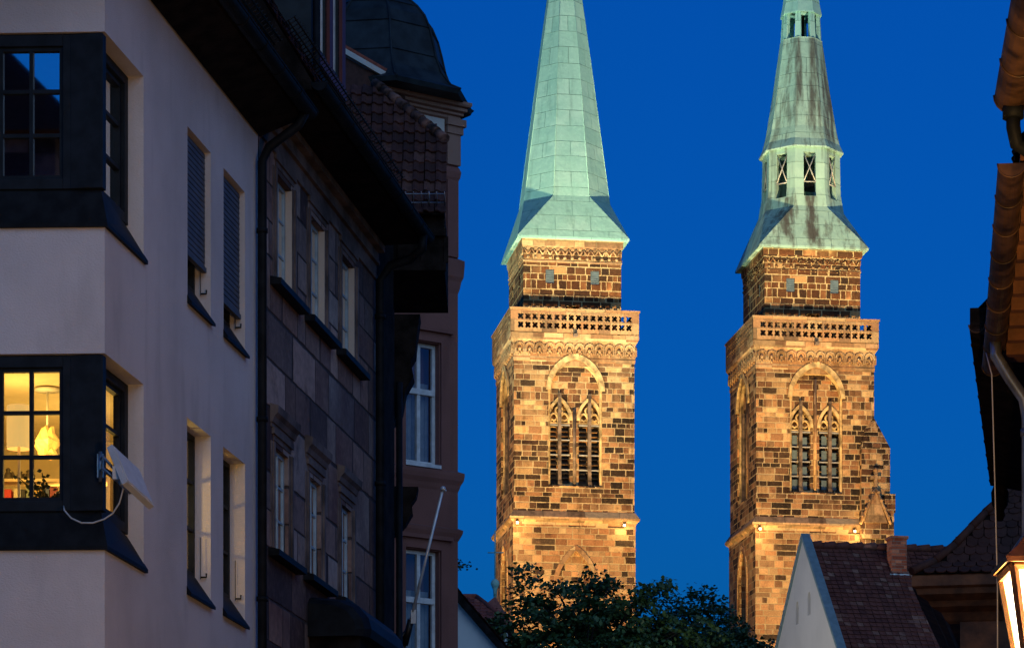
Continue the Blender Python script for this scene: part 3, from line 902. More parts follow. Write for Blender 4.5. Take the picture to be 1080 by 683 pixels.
p.tube([(px_, -.59, 12.34), (px_, -.50, 12.18), (px_, -.16, 11.95), (px_, -.085, 11.8), (px_, -.085, 0.1)], .052, 10)
for z in (11, 8.9, 6.9, 4.9, 2.9): p.tube([(px_, -.085, z), (px_, -.085, z+.05)], .066, 10)
p.build('downpipe', MT['dark_metal'], house)

# --- interior of the lit room
RM = MB(); 
RM.box(.30, 5.18, 4.52, 4.58, 5.78, 8.55); RM.box(.30, 5.18, .95, 1.0, 5.78, 5.80)
def local(pt): return house.matrix_basis.inverted() @ pt
bpy.context.view_layer.update()
liner = MB()
liner.add([(5.19,.285,5.76),(5.19,4.59,5.76),(5.19,4.59,8.56),(5.19,.285,8.56)], [(0,1,2,3)])
liner.add([(.285,4.59,5.76),(5.19,4.59,5.76),(5.19,4.59,8.56),(.285,4.59,8.56)], [(0,1,2,3)])
liner.add([(.285,.285,8.565),(5.19,.285,8.565),(5.19,4.59,8.565),(.285,4.59,8.565)], [(0,1,2,3)])
liner.add([(.285,.285,5.755),(5.19,.285,5.755),(5.19,4.59,5.755),(.285,4.59,5.755)], [(0,1,2,3)])
liner.build('room_lining', MT['room_wall'], house)
for nm, dz, sc in (('painted_dim_lining', 3.0, 1),):
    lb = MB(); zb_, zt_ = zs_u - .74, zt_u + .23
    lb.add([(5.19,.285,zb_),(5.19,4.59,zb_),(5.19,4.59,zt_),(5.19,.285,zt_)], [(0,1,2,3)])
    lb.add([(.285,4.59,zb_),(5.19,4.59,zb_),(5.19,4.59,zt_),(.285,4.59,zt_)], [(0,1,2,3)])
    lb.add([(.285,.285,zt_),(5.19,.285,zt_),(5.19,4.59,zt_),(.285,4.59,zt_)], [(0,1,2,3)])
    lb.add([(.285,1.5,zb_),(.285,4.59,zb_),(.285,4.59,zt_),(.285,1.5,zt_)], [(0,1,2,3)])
    lb.build(nm, MT['room_dark'], house)  # dark-coloured lining keeps the unlit room from looking pale

def wpt(px, py, Y): return at(px, py, Y)
def bulb(loc, w, rad):
    d = bpy.data.lights.new('room_bulb', 'POINT'); d.energy = w; d.color = (1.0, .62, .15); d.shadow_soft_size = rad
    o = bpy.data.objects.new('room_bulb', d); COL.objects.link(o); o.location = loc
# pendant lamp
pp = wpt(50, 412, 32.6); pz = 8.565
L = thing('pendant_lamp', 'crumpled white pendant lamp on a thin rod inside the lit corner window', 'lamp', (pp.x, pp.y, 7.75))
m = MB(); m.lathe((0,0,0), [(.02, .815), (.13, .80), (.13, .78), (.02, .775)], 16); m.build('ceiling_rose', MT['white_plastic'], L)
m = MB(); m.tube([(0,0,.78), (0,0,.38)], .012, 6); m.build('rod', MT['white_plastic'], L)
m = MB(); rr = random.Random(3); n = 14; rings = []
for z, r in ((.41,.02),(.39,.07),(.34,.09),(.28,.13),(.24,.12),(.18,.085),(.15,.11),(.12,.07)):
    rings.append([((r*rr.uniform(.78,1.12))*math.cos(2*math.pi*i/n), (r*rr.uniform(.78,1.12))*math.sin(2*math.pi*i/n), z + rr.uniform(-.03,.03)) for i in range(n)])
m.loft(rings, False, False); m.build('shade', MT['lamp_shade'], L)
bulb((pp.x+.25, pp.y-.5, 7.55), ROOM_W*.6, .12)
# paper drum lamp close to the glass
dp = wpt(20, 452, 31.55)
L = thing('paper_lamp', 'tall glowing paper drum lamp in the left pane of the lit corner window', 'lamp', (dp.x, dp.y, 5.76))
m = MB(); m.lathe((0,0,0), [(.16,0),(.16,.03),(.02,.05)], 16); m.tube([(0,0,.04),(0,0,2.0)], .015, 6); m.build('stand', MT['white_plastic'], L)
m = MB(); m.lathe((0,0,0), [(.118,1.98),(.122,2.05),(.122,2.33),(.118,2.40)], 20, cap0=False, cap1=False); m.build('shade', emit('lit_drum_shade', (1.0, .66, .2), .22), L)
bulb((dp.x-.1, dp.y+.7, 8.0), ROOM_W, .12)
bl = house.matrix_basis @ Vector((3.25, 1.15, 7.55))
bulb((bl.x, bl.y, bl.z), ROOM_W*1.7, .10)
# shelf along the back of the room
SH = thing('bookshelf', 'pale wooden wall shelf holding books inside the lit corner window', 'shelf', (-4.9, 33.05, 7.40))
m = MB(); m.box(-.55, .75, 0, .26, .30, .33); m.box(-.55, .75, 0, .26, -.03, 0); m.build('board', C_('pale_shelf_wood', (.62,.45,.24)), SH)
m = MB(); m.box(-.58, -.55, 0, .26, -1.6, .43); m.box(.75, .78, 0, .26, -1.6, .43); m.build('side_panel', C_('pale_shelf_wood_side', (.55,.4,.22)), SH)
bk = [('pale yellow', (.55,.42,.18)), ('dark brown', (.06,.03,.02)), ('orange', (.6,.2,.05)), ('bright red', (.55,.04,.03)), ('cream', (.6,.5,.34)), ('black', (.02,.02,.02)),
      ('grey green', (.2,.24,.16)), ('ochre', (.45,.28,.06)), ('dull blue', (.06,.08,.16)), ('wine red', (.22,.03,.03)), ('tan', (.42,.28,.15)), ('white', (.7,.66,.58))]
x = -.50
for i, (cn, c) in enumerate(bk):
    w = random.uniform(.05, .085); h = random.uniform(.20, .28)
    bo = MB(); bo.box(0, w-.008, 0, .18, 0, h); bo.box(.006, w-.014, -.006+.186, .19, .006, h-.006)
    tag(bo.build('book', C_('cover_' + cn.replace(' ', '_'), c)), f'{cn} book standing on the shelf in the lit corner window', 'book', 'books on the lit shelf').location = (-4.9+x, 33.07, 7.40)
    x += w + (.02 if i in (3, 7) else .002)
for i, (fx, fh, nm) in enumerate(((-.28,.13,'seated'), (-.16,.10,'crouching'), (-.07,.11,'small leaning'), (.42,.09,'squat'))):
    f = MB(); f.lathe((0,0,0), [(.05,0),(.045,fh*.3),(.03,fh*.6),(.02,fh*.7),(.03,fh*.85),(.005,fh)], 10); f.tube([(0,0,fh*.5),(.05,-.02,fh*.55),(.06,-.03,fh*.3)], .014, 6)
    tag(f.build('figurine', C_('dark_figurine', (.05,.035,.02))), f'{nm} dark figurine on top of the shelf in the lit window', 'figurine', 'figurines on the lit shelf').location = (-4.9+fx, 33.15, 7.73)
# plant behind the glass
pl = wpt(50, 520, 30.75)
PL = thing('potted_plant', 'leafy green potted plant behind the glass of the lit corner window', 'plant', (pl.x, pl.y, 6.98))
m = MB(); m.lathe((0,0,0), [(.07,-.25),(.10,-.05),(.11,-.04),(.10,-.03)], 14); m.build('pot', C_('terracotta', (.3,.12,.06)), PL)
m = MB(); rr = random.Random(5)
for i in range(16):
    a = rr.uniform(0, 6.28); l = rr.uniform(.25, .55); tip = Vector((math.cos(a)*l*.55, math.sin(a)*l*.35, l*.75-.05))
    m.tube([(0,0,-.05), tuple(tip*.5+Vector((0,0,.05))), tuple(tip)], .005, 4)
    for q in range(9):
        c = tip*(.35+.075*q) + Vector((rr.uniform(-.03,.03), rr.uniform(-.03,.03), rr.uniform(-.01,.05)))
        b_ = Vector((rr.uniform(-1,1), rr.uniform(-1,1), rr.uniform(-.5,.7))).normalized()*.055; s_ = b_.cross(Vector((rr.random(),1,rr.random()))).normalized()*.02
        m.add([tuple(c), tuple(c+b_*.5+s_), tuple(c+b_), tuple(c+b_*.5-s_)], [(0,1,2,3)])
m.build('foliage', leaf_mat('houseplant', (.03,.05,.01), (.06,.08,.02), (.1,.12,.03)), PL, recalc=False)

# --- flat antenna on the corner post
Aw = at(118, 468, 29.75)
AN = thing('flat_antenna', 'white flat panel antenna bracketed to the corner post beside the lit window', 'antenna', Aw)
ab = Vector((.2,.43,-.15)); ab.normalize(); bc = Vector((.17,-.215,-.39)); bc = (bc - ab*bc.dot(ab)).normalized(); nn = ab.cross(bc).normalized()
if nn.x < 0: nn = -nn                      # nn points to the street; the bracket is on the other side
Mx = Matrix((( ab.x, bc.x, nn.x, 0), (ab.y, bc.y, nn.y, 0), (ab.z, bc.z, nn.z, 0), (0, 0, 0, 1)))
m = MB(Mx); m.box(0, .50, 0, .47, -.06, 0); m.box(.02, .48, .02, .45, 0, .008)
m.build('panel', MT['white_plastic'], AN, bevel=.012)
m = MB(Mx); m.box(.16, .34, .13, .33, -.13, -.06)
m.M = Matrix.Identity(4); kq = at(125, 499, 29.7) - Aw
m.box(kq.x-.05, kq.x+.04, kq.y-.05, kq.y+.05, kq.z-.06, kq.z+.06)
m.build('mount', MT['white_plastic'], AN)
pq = at(106, 490, 29.97) - Aw; mid = Mx @ Vector((.25, .23, -.12))
m = MB()
for dz in (-.06, .05): m.tube([tuple(pq + Vector((0,0,dz))), tuple(pq + Vector((.04,-.17,dz))), tuple(mid + Vector((0,0,dz*.6)))], .014, 8)
m.tube([tuple(pq + Vector((0,-.02,-.16))), tuple(pq + Vector((0,-.02,.12)))], .018, 8); m.box(pq.x-.03, pq.x+.03, pq.y-.02, pq.y+.02, pq.z-.12, pq.z+.1)
m.build('bracket', MT['zinc'], AN)
m = MB(); cpx = [(67,533,30.06),(68,538,29.9),(75,546,29.86),(86,551,29.82),(98,551,29.8),(110,547,29.78),(119,541,29.76),(126,530,29.73),(130,515,29.7),(128,503,29.68)]
m.tube([tuple(at(*q) - Aw) for q in cpx], .008, 6); m.build('cable', MT['cable_white'], AN)

# ================================================================== STONE HOUSE
stone = thing('sandstone_house', 'dark sandstone house with two rows of moulded windows next to the white house', 'house', C0, RZ)
ST_U = [(7.12, 7.88, 10.74, 11.98), (8.92, 9.70, 10.74, 11.98), (10.75, 11.52, 10.74, 11.98)]
ST_L = [(7.02, 7.72, 7.64, 8.82), (8.85, 9.50, 7.64, 8.82), (10.72, 11.35, 7.64, 8.82)]
m = MB(); m.box(6.22, 12.95, .0, 9.5, 0, 12.62)
cuts = []
for x0, x1, z0, z1 in ST_U + ST_L:
    c = MB(); c.box(x0, x1, -.2, .55, z0, z1); cuts.append(c)
m.build('wall', MT['house_stone'], stone, cut=cuts)
for row, (wins, lit) in enumerate(((ST_U, True), (ST_L, False))):
    for x0, x1, z0, z1 in wins:
        w = window(stone, SIDE, x0+.004, x1-.004, z0+.004, z1-.004, .075 if row == 0 else .05, MT['grey_frame'], 2, 3, .045, .026, pane='glass_mirror', thick=.028)
        s = MB(); s.prism([(-.13, z0-.12), (-.13, z0-.05), (.12, z0+.0), (.12, z0-.12)], x0-.34, x1+.42, 'x'); s.build('sill', MT['dark_metal'], w)
        if row == 0:
            rv = MB(); rv.box(x1-.009, x1-.0035, -.006, .073, z0+.01, z1-.01); rv.build('reveal', MT['reveal'], w)
        f = MB()
        k = .16
        for dx0, dx1, pr in ((.03, .09, -.008), (.09, .16, -.03), (.16, .22, -.012)):
            f.box(x0-dx1, x0-dx0, pr, .02, z0, z1+.03); f.box(x1+dx0, x1+dx1, pr, .02, z0, z1+.03)
            f.box(x0-dx1, x1+dx1, pr-.002, .02, z1+dx0+.03, z1+dx1+.03)
        if row == 1:
            f.prism([(-.03, z1+.24), (-.05, z1+.30), (-.09, z1+.34), (-.10, z1+.42), (0, z1+.45), (0.02, z1+.24)], x0-.24, x1+.24, 'x')
        f.build('window_moulding', MT['house_trim'], w)
m = MB()
for z0, z1, pr in ((12.16, 12.22, -.03), (12.22, 12.36, -.015), (12.36, 12.41, -.06), (12.41, 12.52, -.045), (12.52, 12.61, -.13)):
    m.box(6.24, 12.93, pr, .02, z0, z1)
m.build('cornice', MT['house_trim'], stone)
rs = steep_roof(stone, 6.24, 13.0, 12.64, 59, 4.6, .60, MT['tile_dark'])
d = MB(); rings = []
for y_, k_ in ((-.02, .9), (.05, 1.0), (.9, 1.0), (1.3, .95)):
    rings.append([(7.95 + .52*k_*math.cos(math.pi*i/12), y_ + .10*math.sin(math.pi*i/12), 13.05 + .62*k_*math.sin(math.pi*i/12)) for i in range(13)] + [(7.95-.5*k_, y_, 12.7), (7.95+.5*k_, y_, 12.7)])
d.loft(rings); d.build('dormer_hood', plain('limewashed_hood', (.30,.26,.25), .9, var=.6, scale=6, bump=.02), rs)
# big dormer flush with the street wall
dm = MB(); dm.box(8.85, 10.75, -.02, 3.2, 12.7, 15.6); 
c1 = MB(); c1.box(9.15, 9.75, -.3, .5, 14.1, 15.35); c2 = MB(); c2.box(9.95, 10.5, -.3, .5, 14.1, 15.35)
do = dm.build('dormer', MT['slate'], rs, cut=[c1, c2])
for x0, x1 in ((9.15, 9.75), (9.95, 10.5)):
    w = MB()
    for a, b in ((x0, x0+.06), (x1-.06, x1)): w.box(a, b, .03, .1, 14.1, 15.35)
    w.box(x0, x1, .03, .1, 14.1, 14.16); w.box((x0+x1)/2-.03, (x0+x1)/2+.03, .035, .095, 14.16, 15.35); w.box(x0+.06, x1-.06, .04, .09, 14.75, 14.79)
    w.build('dormer_window', MT['white_frame'], do)
    g_ = MB(); g_.add([(x0, .07, 14.1), (x1, .07, 14.1), (x1, .07, 15.35), (x0, .07, 15.35)], [(0,1,2,3)]); g_.build('dormer_pane', MT['glass'], do)
w = MB(); w.box(9.02, 9.15, -.06, .0, 14.0, 15.5); w.box(9.75, 9.95, -.06, .0, 14.0, 15.5); w.box(10.5, 10.7, -.06, .0, 14.0, 15.5); w.box(9.0, 10.72, -.07, .0, 13.86, 14.0)
w.build('dormer_trim', MT['red_paint'], do)
w = MB(); w.tube([(8.9, -.08, 15.6), (8.9, -.08, 13.2), (8.9, -.3, 12.9)], .045, 8); w.build('dormer_pipe', MT['dark_metal'], do)
p = MB()
p.tube([(12.62, -.70, 12.66), (12.66, -.68, 12.48), (12.7, -.5, 12.36), (12.74, -.24, 12.3), (12.74, -.10, 12.1), (12.74, -.10, .1)], .06, 10)
for z in (11.6, 9.4, 7.2, 5, 3): p.tube([(12.74, -.10, z), (12.74, -.10, z+.06)], .075, 10)
p.build('downpipe', MT['dark_metal'], stone)
# little oriel with a rounded sheet roof, low on the facade
orl = MB(); x0, x1 = 8.75, 11.35
orl.box(x0+.1, x1-.1, -.62, .02, 5.0, 6.9); orl.prism([(-.62, 5.0), (.02, 5.0), (.02, 4.3)], x0+.3, x1-.3, 'x')
oo = orl.build('oriel', MT['timber'], stone)
r_ = MB(); prof = [(-.72, 6.88), (-.74, 6.98), (-.70, 7.12), (-.58, 7.26), (-.40, 7.34), (.01, 7.38), (.01, 6.88)]
n = len(prof); rings = []
for x, k in ((x0, .80), (x0+.08, .92), (x0+.22, 1.0), (x1-.22, 1.0), (x1-.08, .92), (x1, .80)):
    rings.append([(x, y*k if y < 0 else y, 6.88 + (z-6.88)*k) for y, z in prof])
r_.loft(rings); r_.build('oriel_roof', MT['dark_metal'], oo)
for xx in (9.1, 9.9, 10.7):
    w = MB(); w.box(xx, xx+.5, -.63, -.60, 5.6, 6.7); w.build('oriel_window', MT['glass'], oo)

# ================================================================== HOUSE WITH THE TIMBER ORIEL (beyond the stone house)
th_ = thing('tiled_oriel_house', 'dark house with a tiled half-hipped roof and timber oriel beyond the sandstone house', 'house', (0, 0, 0))
YF = 44.5; XR = -.93*YF/44.6 - .003
m = MB()
wl = C0 + sd*13.0; wr = C0 + sd*14.2
m.prism([(wl.x, wl.y+.02), (wr.x, wr.y), (wr.x-6, wr.y+1.0), (wl.x-6, wl.y+.95)], 0, 13.2)
m.build('wall', MT['timber'], th_)
m = MB(); m.box(-3.6, XR, YF+.05, YF+2.55, 12.74, 13.62)
m.box(-3.6, XR+.02, YF-.03, YF+.05, 12.72, 12.84); m.box(-3.6, XR+.02, YF-.02, YF+.05, 13.2, 13.3)
ob = m.build('timber_oriel', MT['timber'], th_)
for i in range(9):
    m = MB(); m.box(-3.5+i*.32, -3.5+i*.32+.06, YF+.02, YF+.055, 12.84, 13.2); m.build('timber_stud', MT['timber'], ob)
pit = R(50); ky = math.tan(pit)
ze = 13.48
def rp(px, py):     # point on the roof slope seen at (px,py)
    K = (1135-py)/3400.0
    Y = (ze - 1.6 - ky*(YF-.1))/(K - ky)
    return Vector(((px-540)/3400*Y, Y, 1.6 + K*Y))
eR = rp(469, 226); hR = rp(469.5, 150); hT = rp(396, 91); eL = Vector((-3.7, eR.y, eR.z)); tL = Vector((-3.7, hT.y, hT.z))
m = MB()
back = Vector((-.15, 5.0, 0))
pts = [eL, eR, hR, hT, tL]
m.add([tuple(p) for p in pts] + [tuple(eL+back), tuple(eR+back), tuple(hR+back*.9), tuple(hT+back*.7), tuple(tL+back*.7)],
      [(0,1,2,3,4), (9,8,7,6,5), (0,1,6,5), (1,2,7,6), (2,3,8,7), (3,4,9,8), (4,0,5,9)])
rfo = m.build('roof', MT['timber'], th_)
m = MB(); V = Vector((0, math.cos(pit), math.sin(pit))); N = Vector((0, -math.sin(pit), math.cos(pit)))
dv_h = (hR - eR).dot(V); dv_t = (hT - eR).dot(V); wtop = eR.x - hT.x
def clip(u, v):
    x = eL.x + u
    if v > dv_t: return False
    lim = eR.x if v < dv_h else eR.x - (v - dv_h)/(dv_t - dv_h)*wtop
    return x < lim + .02
tile_plane(m, eL + N*.01, (1,0,0), V, N, eR.x - eL.x + .1, dv_t, .155, .235, clip, roll=.035, lift=.035)
m.build('tiles', MT['tile_dark'], rfo)
m = MB(); n = 9
for i in range(n):
    a = hR.lerp(hT, i/n); b = hR.lerp(hT, (i+1.15)/n)
    m.tube([tuple(a + N*.05), tuple(b + N*.035)], [.082, .07], 8)
m.build('hip_tile', MT['ridge_tile'], rfo)
m = MB()
p0 = eL + V*.10 + N*.06; p1 = eR + V*.10 + N*.06
for h in (.06, .20): m.tube([tuple(p0+N*h), tuple(p1+N*h)], .009, 5)
k = 26
for i in range(k+1):
    q = p0.lerp(p1, i/k); m.tube([tuple(q+N*.0), tuple(q+N*.24)], .007 if i % 6 else .013, 4)
m.build('snow_guard', MT['zinc'], rfo)
# carved corbel under the oriel, and a bracket lower down
def corbel(ptop, pts_px, Y, xw):
    m = MB()
    poly = [(((px-540)/3400*Y), 1.6+(1135-py)/3400*Y) for px, py in pts_px]
    m.prism(poly, Y, Y+xw, 'y')
    return m
m = corbel(None, [(404,331),(443,331),(440,352),(438,372),(433,380),(436,396),(428,410),(424,432),(412,448),(404,450)], 44.8, .5)
m.build('carved_corbel', MT['timber'], th_)
m = corbel(None, [(408,512),(441,513),(439,523),(434,530),(435,540),(428,552),(418,562),(408,566)], 44.9, .3)
m.build('bracket', MT['timber'], th_)
m = MB(); a_ = at(412, 470, 44.6)
m.tube([(a_.x-.03, a_.y, .1), (a_.x-.03, a_.y, 12.2)], .085, 10); m.tube([(a_.x+.12, a_.y, .1), (a_.x+.12, a_.y, 11.2)], .045, 8)
m.build('downpipe', MT['dark_metal'], th_)

# ================================================================== BAY HOUSE WITH BELL ROOF
f54 = Vector((math.sin(R(54)), math.cos(R(54)), 0)); 
bay = thing('bell_roofed_bay_house', 'rust pink house with a corner bay under a dark bell-shaped roof', 'house', (-2.47, 59.2, 0), R(36))
# local x along the visible face (to the right), local -y towards the street
H = 1.06
BM = Matrix.Translation((0, -H, 0))          # face frame: x along face, y inward
m = MB(); m.box(-H, H, -H, H, 0, 19.2)
cuts = []
BW = [(-.10, .64, 12.72, 14.93), (-.10, .64, 8.9, 11.16)]
for x0, x1, z0, z1 in BW:
    c = MB(BM); c.box(x0, x1, -.3, .5, z0, z1); cuts.append(c)
m.build('bay_wall', MT['pink_plaster'], bay, cut=cuts)
m = MB(); m.box(-7.5, -H, -H+.25, 6, 0, 18.3); m.box(-H-.01, H-.02, H-.01, 5, 0, 18.2); m.build('wall', MT['pink_plaster'], bay)
for x0, x1, z0, z1 in BW:
    zt = z0 + (z1-z0)*.60
    w = window(bay, BM, x0+.003, x1-.003, z0+.003, z1-.003, .12, MT['white_frame'], 2, 1, .065, .05, rowz=[], transom=zt, wide_mull=.07)
    s = MB(BM); s.box(x0-.02, x1+.02, -.05, .13, z0-.06, z0+.003); s.build('sill', MT['white_frame'], w)
    cu = MB(BM)
    for q in range(14):
        xx = x0+.04+(x1-x0-.08)*q/14; dd = .30+.02*(q % 2)
        cu.add([(xx, dd, z0+.03), (xx+(x1-x0-.08)/14, .30+.02*((q+1) % 2), z0+.03), (xx+(x1-x0-.08)/14, .30+.02*((q+1) % 2), zt+.2), (xx, dd, zt+.2)], [(0,1,2,3)])
    cu.build('curtain', C_('grey_curtain', (.30,.31,.33)), w)
    f = MB(BM)
    for d0, d1, pr in ((.02, .10, -.05), (.10, .20, -.03)):
        f.box(x0-d1, x0-d0, pr, .02, z0-.1, z1+d0); f.box(x1+d0, x1+d1, pr, .02, z0-.1, z1+d0); f.box(x0-d1, x1+d1, pr-.002, .02, z1+d0, z1+d1)
    f.box(x0-.26, x1+.26, -.10, .02, z1+.20, z1+.27)
    f.build('window_surround', MT['pink_plaster'], w)
def bandmould(prof, mat, name='cornice'):
    prof = [(r*.45, z) for r, z in prof]
    m = MB(); m.loft([[(-H-r, -H-r, z), (H+r, -H-r, z), (H+r, H+r, z), (-H-r, H+r, z)] for r, z in prof], True, True)
    return m.build(name, mat, bay)
bandmould([(0, 12.28), (.05, 12.34), (.08, 12.40), (.17, 12.48), (.20, 12.56), (.20, 12.62), (0, 12.66)], MT['pink_plaster'])
bandmould([(0, 11.38), (.05, 11.42), (.14, 11.52), (.16, 11.58), (0, 11.62)], MT['pink_plaster'])
bandmould([(0, 15.9), (.06, 16.0), (.10, 16.12), (.17, 16.2), (.20, 16.42), (.20, 16.5), (0, 16.55)], MT['pink_plaster'])
bandmould([(0, 19.06), (.08, 19.08), (.08, 19.12), (.04, 19.135), (.17, 19.15), (.17, 19.19), (.12, 19.20), (.28, 19.22), (.28, 19.27), (.22, 19.285), (.38, 19.30), (.42, 19.33), (.42, 19.38), (0, 19.41)], MT['bay_trim'])
bandmould([(.0, 17.95), (.07, 18.02), (.10, 18.12), (.04, 18.2), (0, 18.22)], MT['pink_plaster'])
m = MB(BM); m.box(-.75, .74, -.03, .01, 18.62, 19.04); m.build('frieze_panel', MT['pale_plaster'], bay)
m = MB(BM); m.box(.80, H+.03, -.05, .3, 18.24, 18.80); m.box(.78, H+.07, -.08, .3, 18.80, 18.94); m.box(.76, H+.11, -.12, .3, 18.94, 19.07); m.build('pilaster_block', MT['bay_trim'], bay)
for xa, xb in ((.80, H-.02), (-H+.02, -.8)):
    m = MB(BM); m.box(xa, xb, -.05, .01, 16.56, 17.96); m.build('pilaster', MT['pink_plaster'], bay)
m = MB()
for z0, z1, pr in ((13.85, 14.15, .20), (15.2, 15.5, .17), (10.0, 10.25, .18)):
    pr *= .7; m.box(H-.01, H+pr, -.5, .6, z0, z1); m.box(H-.01, H+pr*.6, -.45, .55, z0-.12, z0)
m.build('side_sill', MT['pink_plaster'], bay)
m = MB()
prof = [(1.62, 19.36), (1.66, 19.44), (1.46, 19.55), (1.28, 19.80), (1.17, 20.10), (1.11, 20.38), (1.04, 20.66), (.94, 20.90), (.79, 21.10), (.60, 21.28), (.43, 21.40)]
lathe8(m, prof)
dome = m.build('bell_roof', MT['slate'], bay)
m = MB()
rr_ = [octring(r+.012, z) for r, z in prof]
for i in range(8): m.tube([r[i] for r in rr_[1:]], .022, 5)
for z_i in (4, 6, 8):
    m.tube(rr_[z_i] + [rr_[z_i][0]], .012, 4, smooth=False)
m.build('standing_seam', MT['slate'], dome)
m = MB(); lathe8(m, [(.40, 21.4), (.40, 22.5), (.52, 22.55), (.5, 22.65), (.3, 23.0), (.05, 23.9)]); m.build('roof_lantern', MT['slate'], dome)
# main roof of that house with its pale verge running up behind the oriel roof
a = at(352, 52, 57); b = at(432, 98, 58.2)
inv = (Matrix.Translation((-2.47, 59.2, 0)) @ Matrix.Rotation(R(36), 4, 'Z')).inverted()
m = MB(inv); d_ = (a-b); a2 = b + d_*2.6
m.prism([(0,0),(1,0)], 0, 1) if False else None
def slab(m, p, q, dn, th, up):
    dn = Vector(dn)
    m.add([tuple(p), tuple(q), tuple(q+dn), tuple(p+dn), tuple(p+up), tuple(q+up), tuple(q+dn+up), tuple(p+dn+up)], [(0,1,2,3),(4,5,6,7),(0,1,5,4),(1,2,6,5),(2,3,7,6),(3,0,4,7)])
slab(m, b - Vector((0,0,2.5)), a2 - Vector((0,0,2.5)), (-1.2, 5, .0), 0, Vector((0,0,2.48)))
mr = m.build('roof', MT['tile_dark'], bay)
m = MB(inv); slab(m, b, a2, (0, -.12, 0), 0, Vector((0,0,.10))); m.build('verge', MT['pale_plaster'], mr)
m = MB(inv); slab(m, b + Vector((0,-.1,.11)), a2 + Vector((0,-.1,.11)), (0, .3, 0), 0, Vector((0,0,.06))); m.build('verge_tile', MT['tile_red'], mr)

# flagpole
FP = thing('flagpole', 'empty white flagpole slanting up from the wall before the pink bay', 'flagpole', at(428, 675, 45.2))
b0 = at(428, 675, 45.2); t0 = at(467, 516, 44.6)
v = t0 - b0
m = MB(); m.tube([(0,0,0), tuple(v)], [.026, .020], 10); m.build('pole', MT['aluminium'], FP)
m = MB(); m.ball(tuple(v*1.005), .04, 10, 6); m.tube([tuple(v), tuple(v + Vector((.05,0,-.02)))], .018, 6); m.build('pole_cap', MT['aluminium'], FP)
m = MB(); m.tube([tuple(-v*.03), tuple(v*.14)], .05, 10); m.box(-.28, -.0, .0, .08, -.2, .1); m.tube([(-.2,.05,-.1), tuple(v*.08)], .03, 6)
m.build('holder', MT['black_iron'], FP)
m = MB(); q = v*.145; m.box(q.x+.0, q.x+.07, q.y-.05, q.y, q.z-.07, q.z+.12); m.build('cleat', MT['white_plastic'], FP)
# foliage peeping past the bay
m = MB(); rr = random.Random(11); c = at(484, 596, 61)
for i in range(90):
    p_ = c + Vector((rr.gauss(0,.09), rr.gauss(0,.15), rr.gauss(0,.05) - .0))
    d1 = Vector((rr.uniform(-1,1), rr.uniform(-1,1), rr.uniform(-.6,.6))).normalized()*.06; d2 = d1.cross(Vector((rr.random(), rr.random(), 1))).normalized()*.025
    m.add([tuple(p_), tuple(p_+d1*.5+d2), tuple(p_+d1), tuple(p_+d1*.5-d2)], [(0,1,2,3)])
m.tube([tuple(c + Vector((-.4,.0,-.15))), tuple(c)], .012, 5)
WB = thing('window_box_plant', 'small leafy window box plant sticking out past the pink bay', 'plant', (0,0,0))
m.build('foliage', MT['leaf_b'], WB, recalc=False)
m = MB(); m.box(c.x-.62, c.x-.18, c.y-.3, c.y+.3, c.z-.35, c.z-.12); m.build('box', MT['timber'], WB)

# ================================================================== FAR SMALL HOUSES LEFT OF THE TREES
def gable_house(name, label, loc, rz, w, l, ze, zr, wallm, tilem, tile=(.2,.3), over=.25, barge=None, chim=None, verge=None):
    """gable end at local y=0 facing -y, ridge along +y, centred on x=0"""
    t = thing(name, label, 'house', loc, rz)
    m = MB(); m.prism([(-w, 0), (w, 0), (w, ze), (0, zr), (-w, ze)], 0, l, 'y'); m.build('wall', wallm, t)
    m = MB(); k = (zr-ze)/w
    for s in (-1, 1):
        pts = [(s*(w+over), ze-over*k), (0, zr), (0, zr+.16), (s*(w+over), ze-over*k+.16)]
        m.prism([(p[0], p[1]+.01) for p in pts], -.15, l+.15, 'y')
    r = m.build('roof', MT['timber'], t)
    m = MB(); L = math.hypot(w+over, (w+over)*k)
    for s in (-1, 1):
        V = Vector((-s*(w+over), 0, (w+over)*k)).normalized(); N = Vector((s*k, 0, 1)).normalized()
        tile_plane(m, (s*(w+over), -.12, ze-over*k+.19), (0,1,0), V, N, l+.24, L, tile[0], tile[1], lift=.03, roll=.03)
    m.build('tiles', tilem, r)
    m = MB(); n = int(l/.4)
    for i in range(n): m.tube([(0, -.15+i*.4, zr+.20), (0, -.15+i*.4+.44, zr+.22)], [.10, .12], 8)
    m.build('ridge_tile', tilem, r)
    if barge:
        m = MB()
        for s in (-1, 1):
            m.add([(0,-.22,zr+.16),(s*(w+over),-.22,ze-over*k+.16),(s*(w+over),-.22,ze-over*k-.12),(0,-.22,zr-.16),
                   (0,-.14,zr+.16),(s*(w+over),-.14,ze-over*k+.16),(s*(w+over),-.14,ze-over*k-.12),(0,-.14,zr-.16)],
                  [(0,1,2,3),(4,5,6,7),(0,1,5,4),(1,2,6,5),(2,3,7,6),(3,0,4,7)])
        m.build('bargeboard', barge, r)
    return t, r
pA = at(473, 618, 92)
hA, hr = gable_house('gabled_house', 'white gabled house with dark bargeboards just right of the pink bay', (pA.x, 92, 0), R(-4), 2.6, 7, pA.z-3.05, pA.z, MT['pale_plaster'], MT['tile_red'], barge=MT['timber'])
m = MB()
for z in (12.6, 11.2): m.box(-2.4, 2.4, -.03, .01, z, z+.14)
for x in (.35, 1.15, 1.9): m.box(x, x+.12, -.035, .008, 10, 12.6)
m.build('timber_framing', MT['timber'], hA)
m = MB(); m.box(.5, 1.12, -.02, .01, 11.5, 12.4); m.build('window', MT['glass'], hA)
pB = at(493, 626, 102)
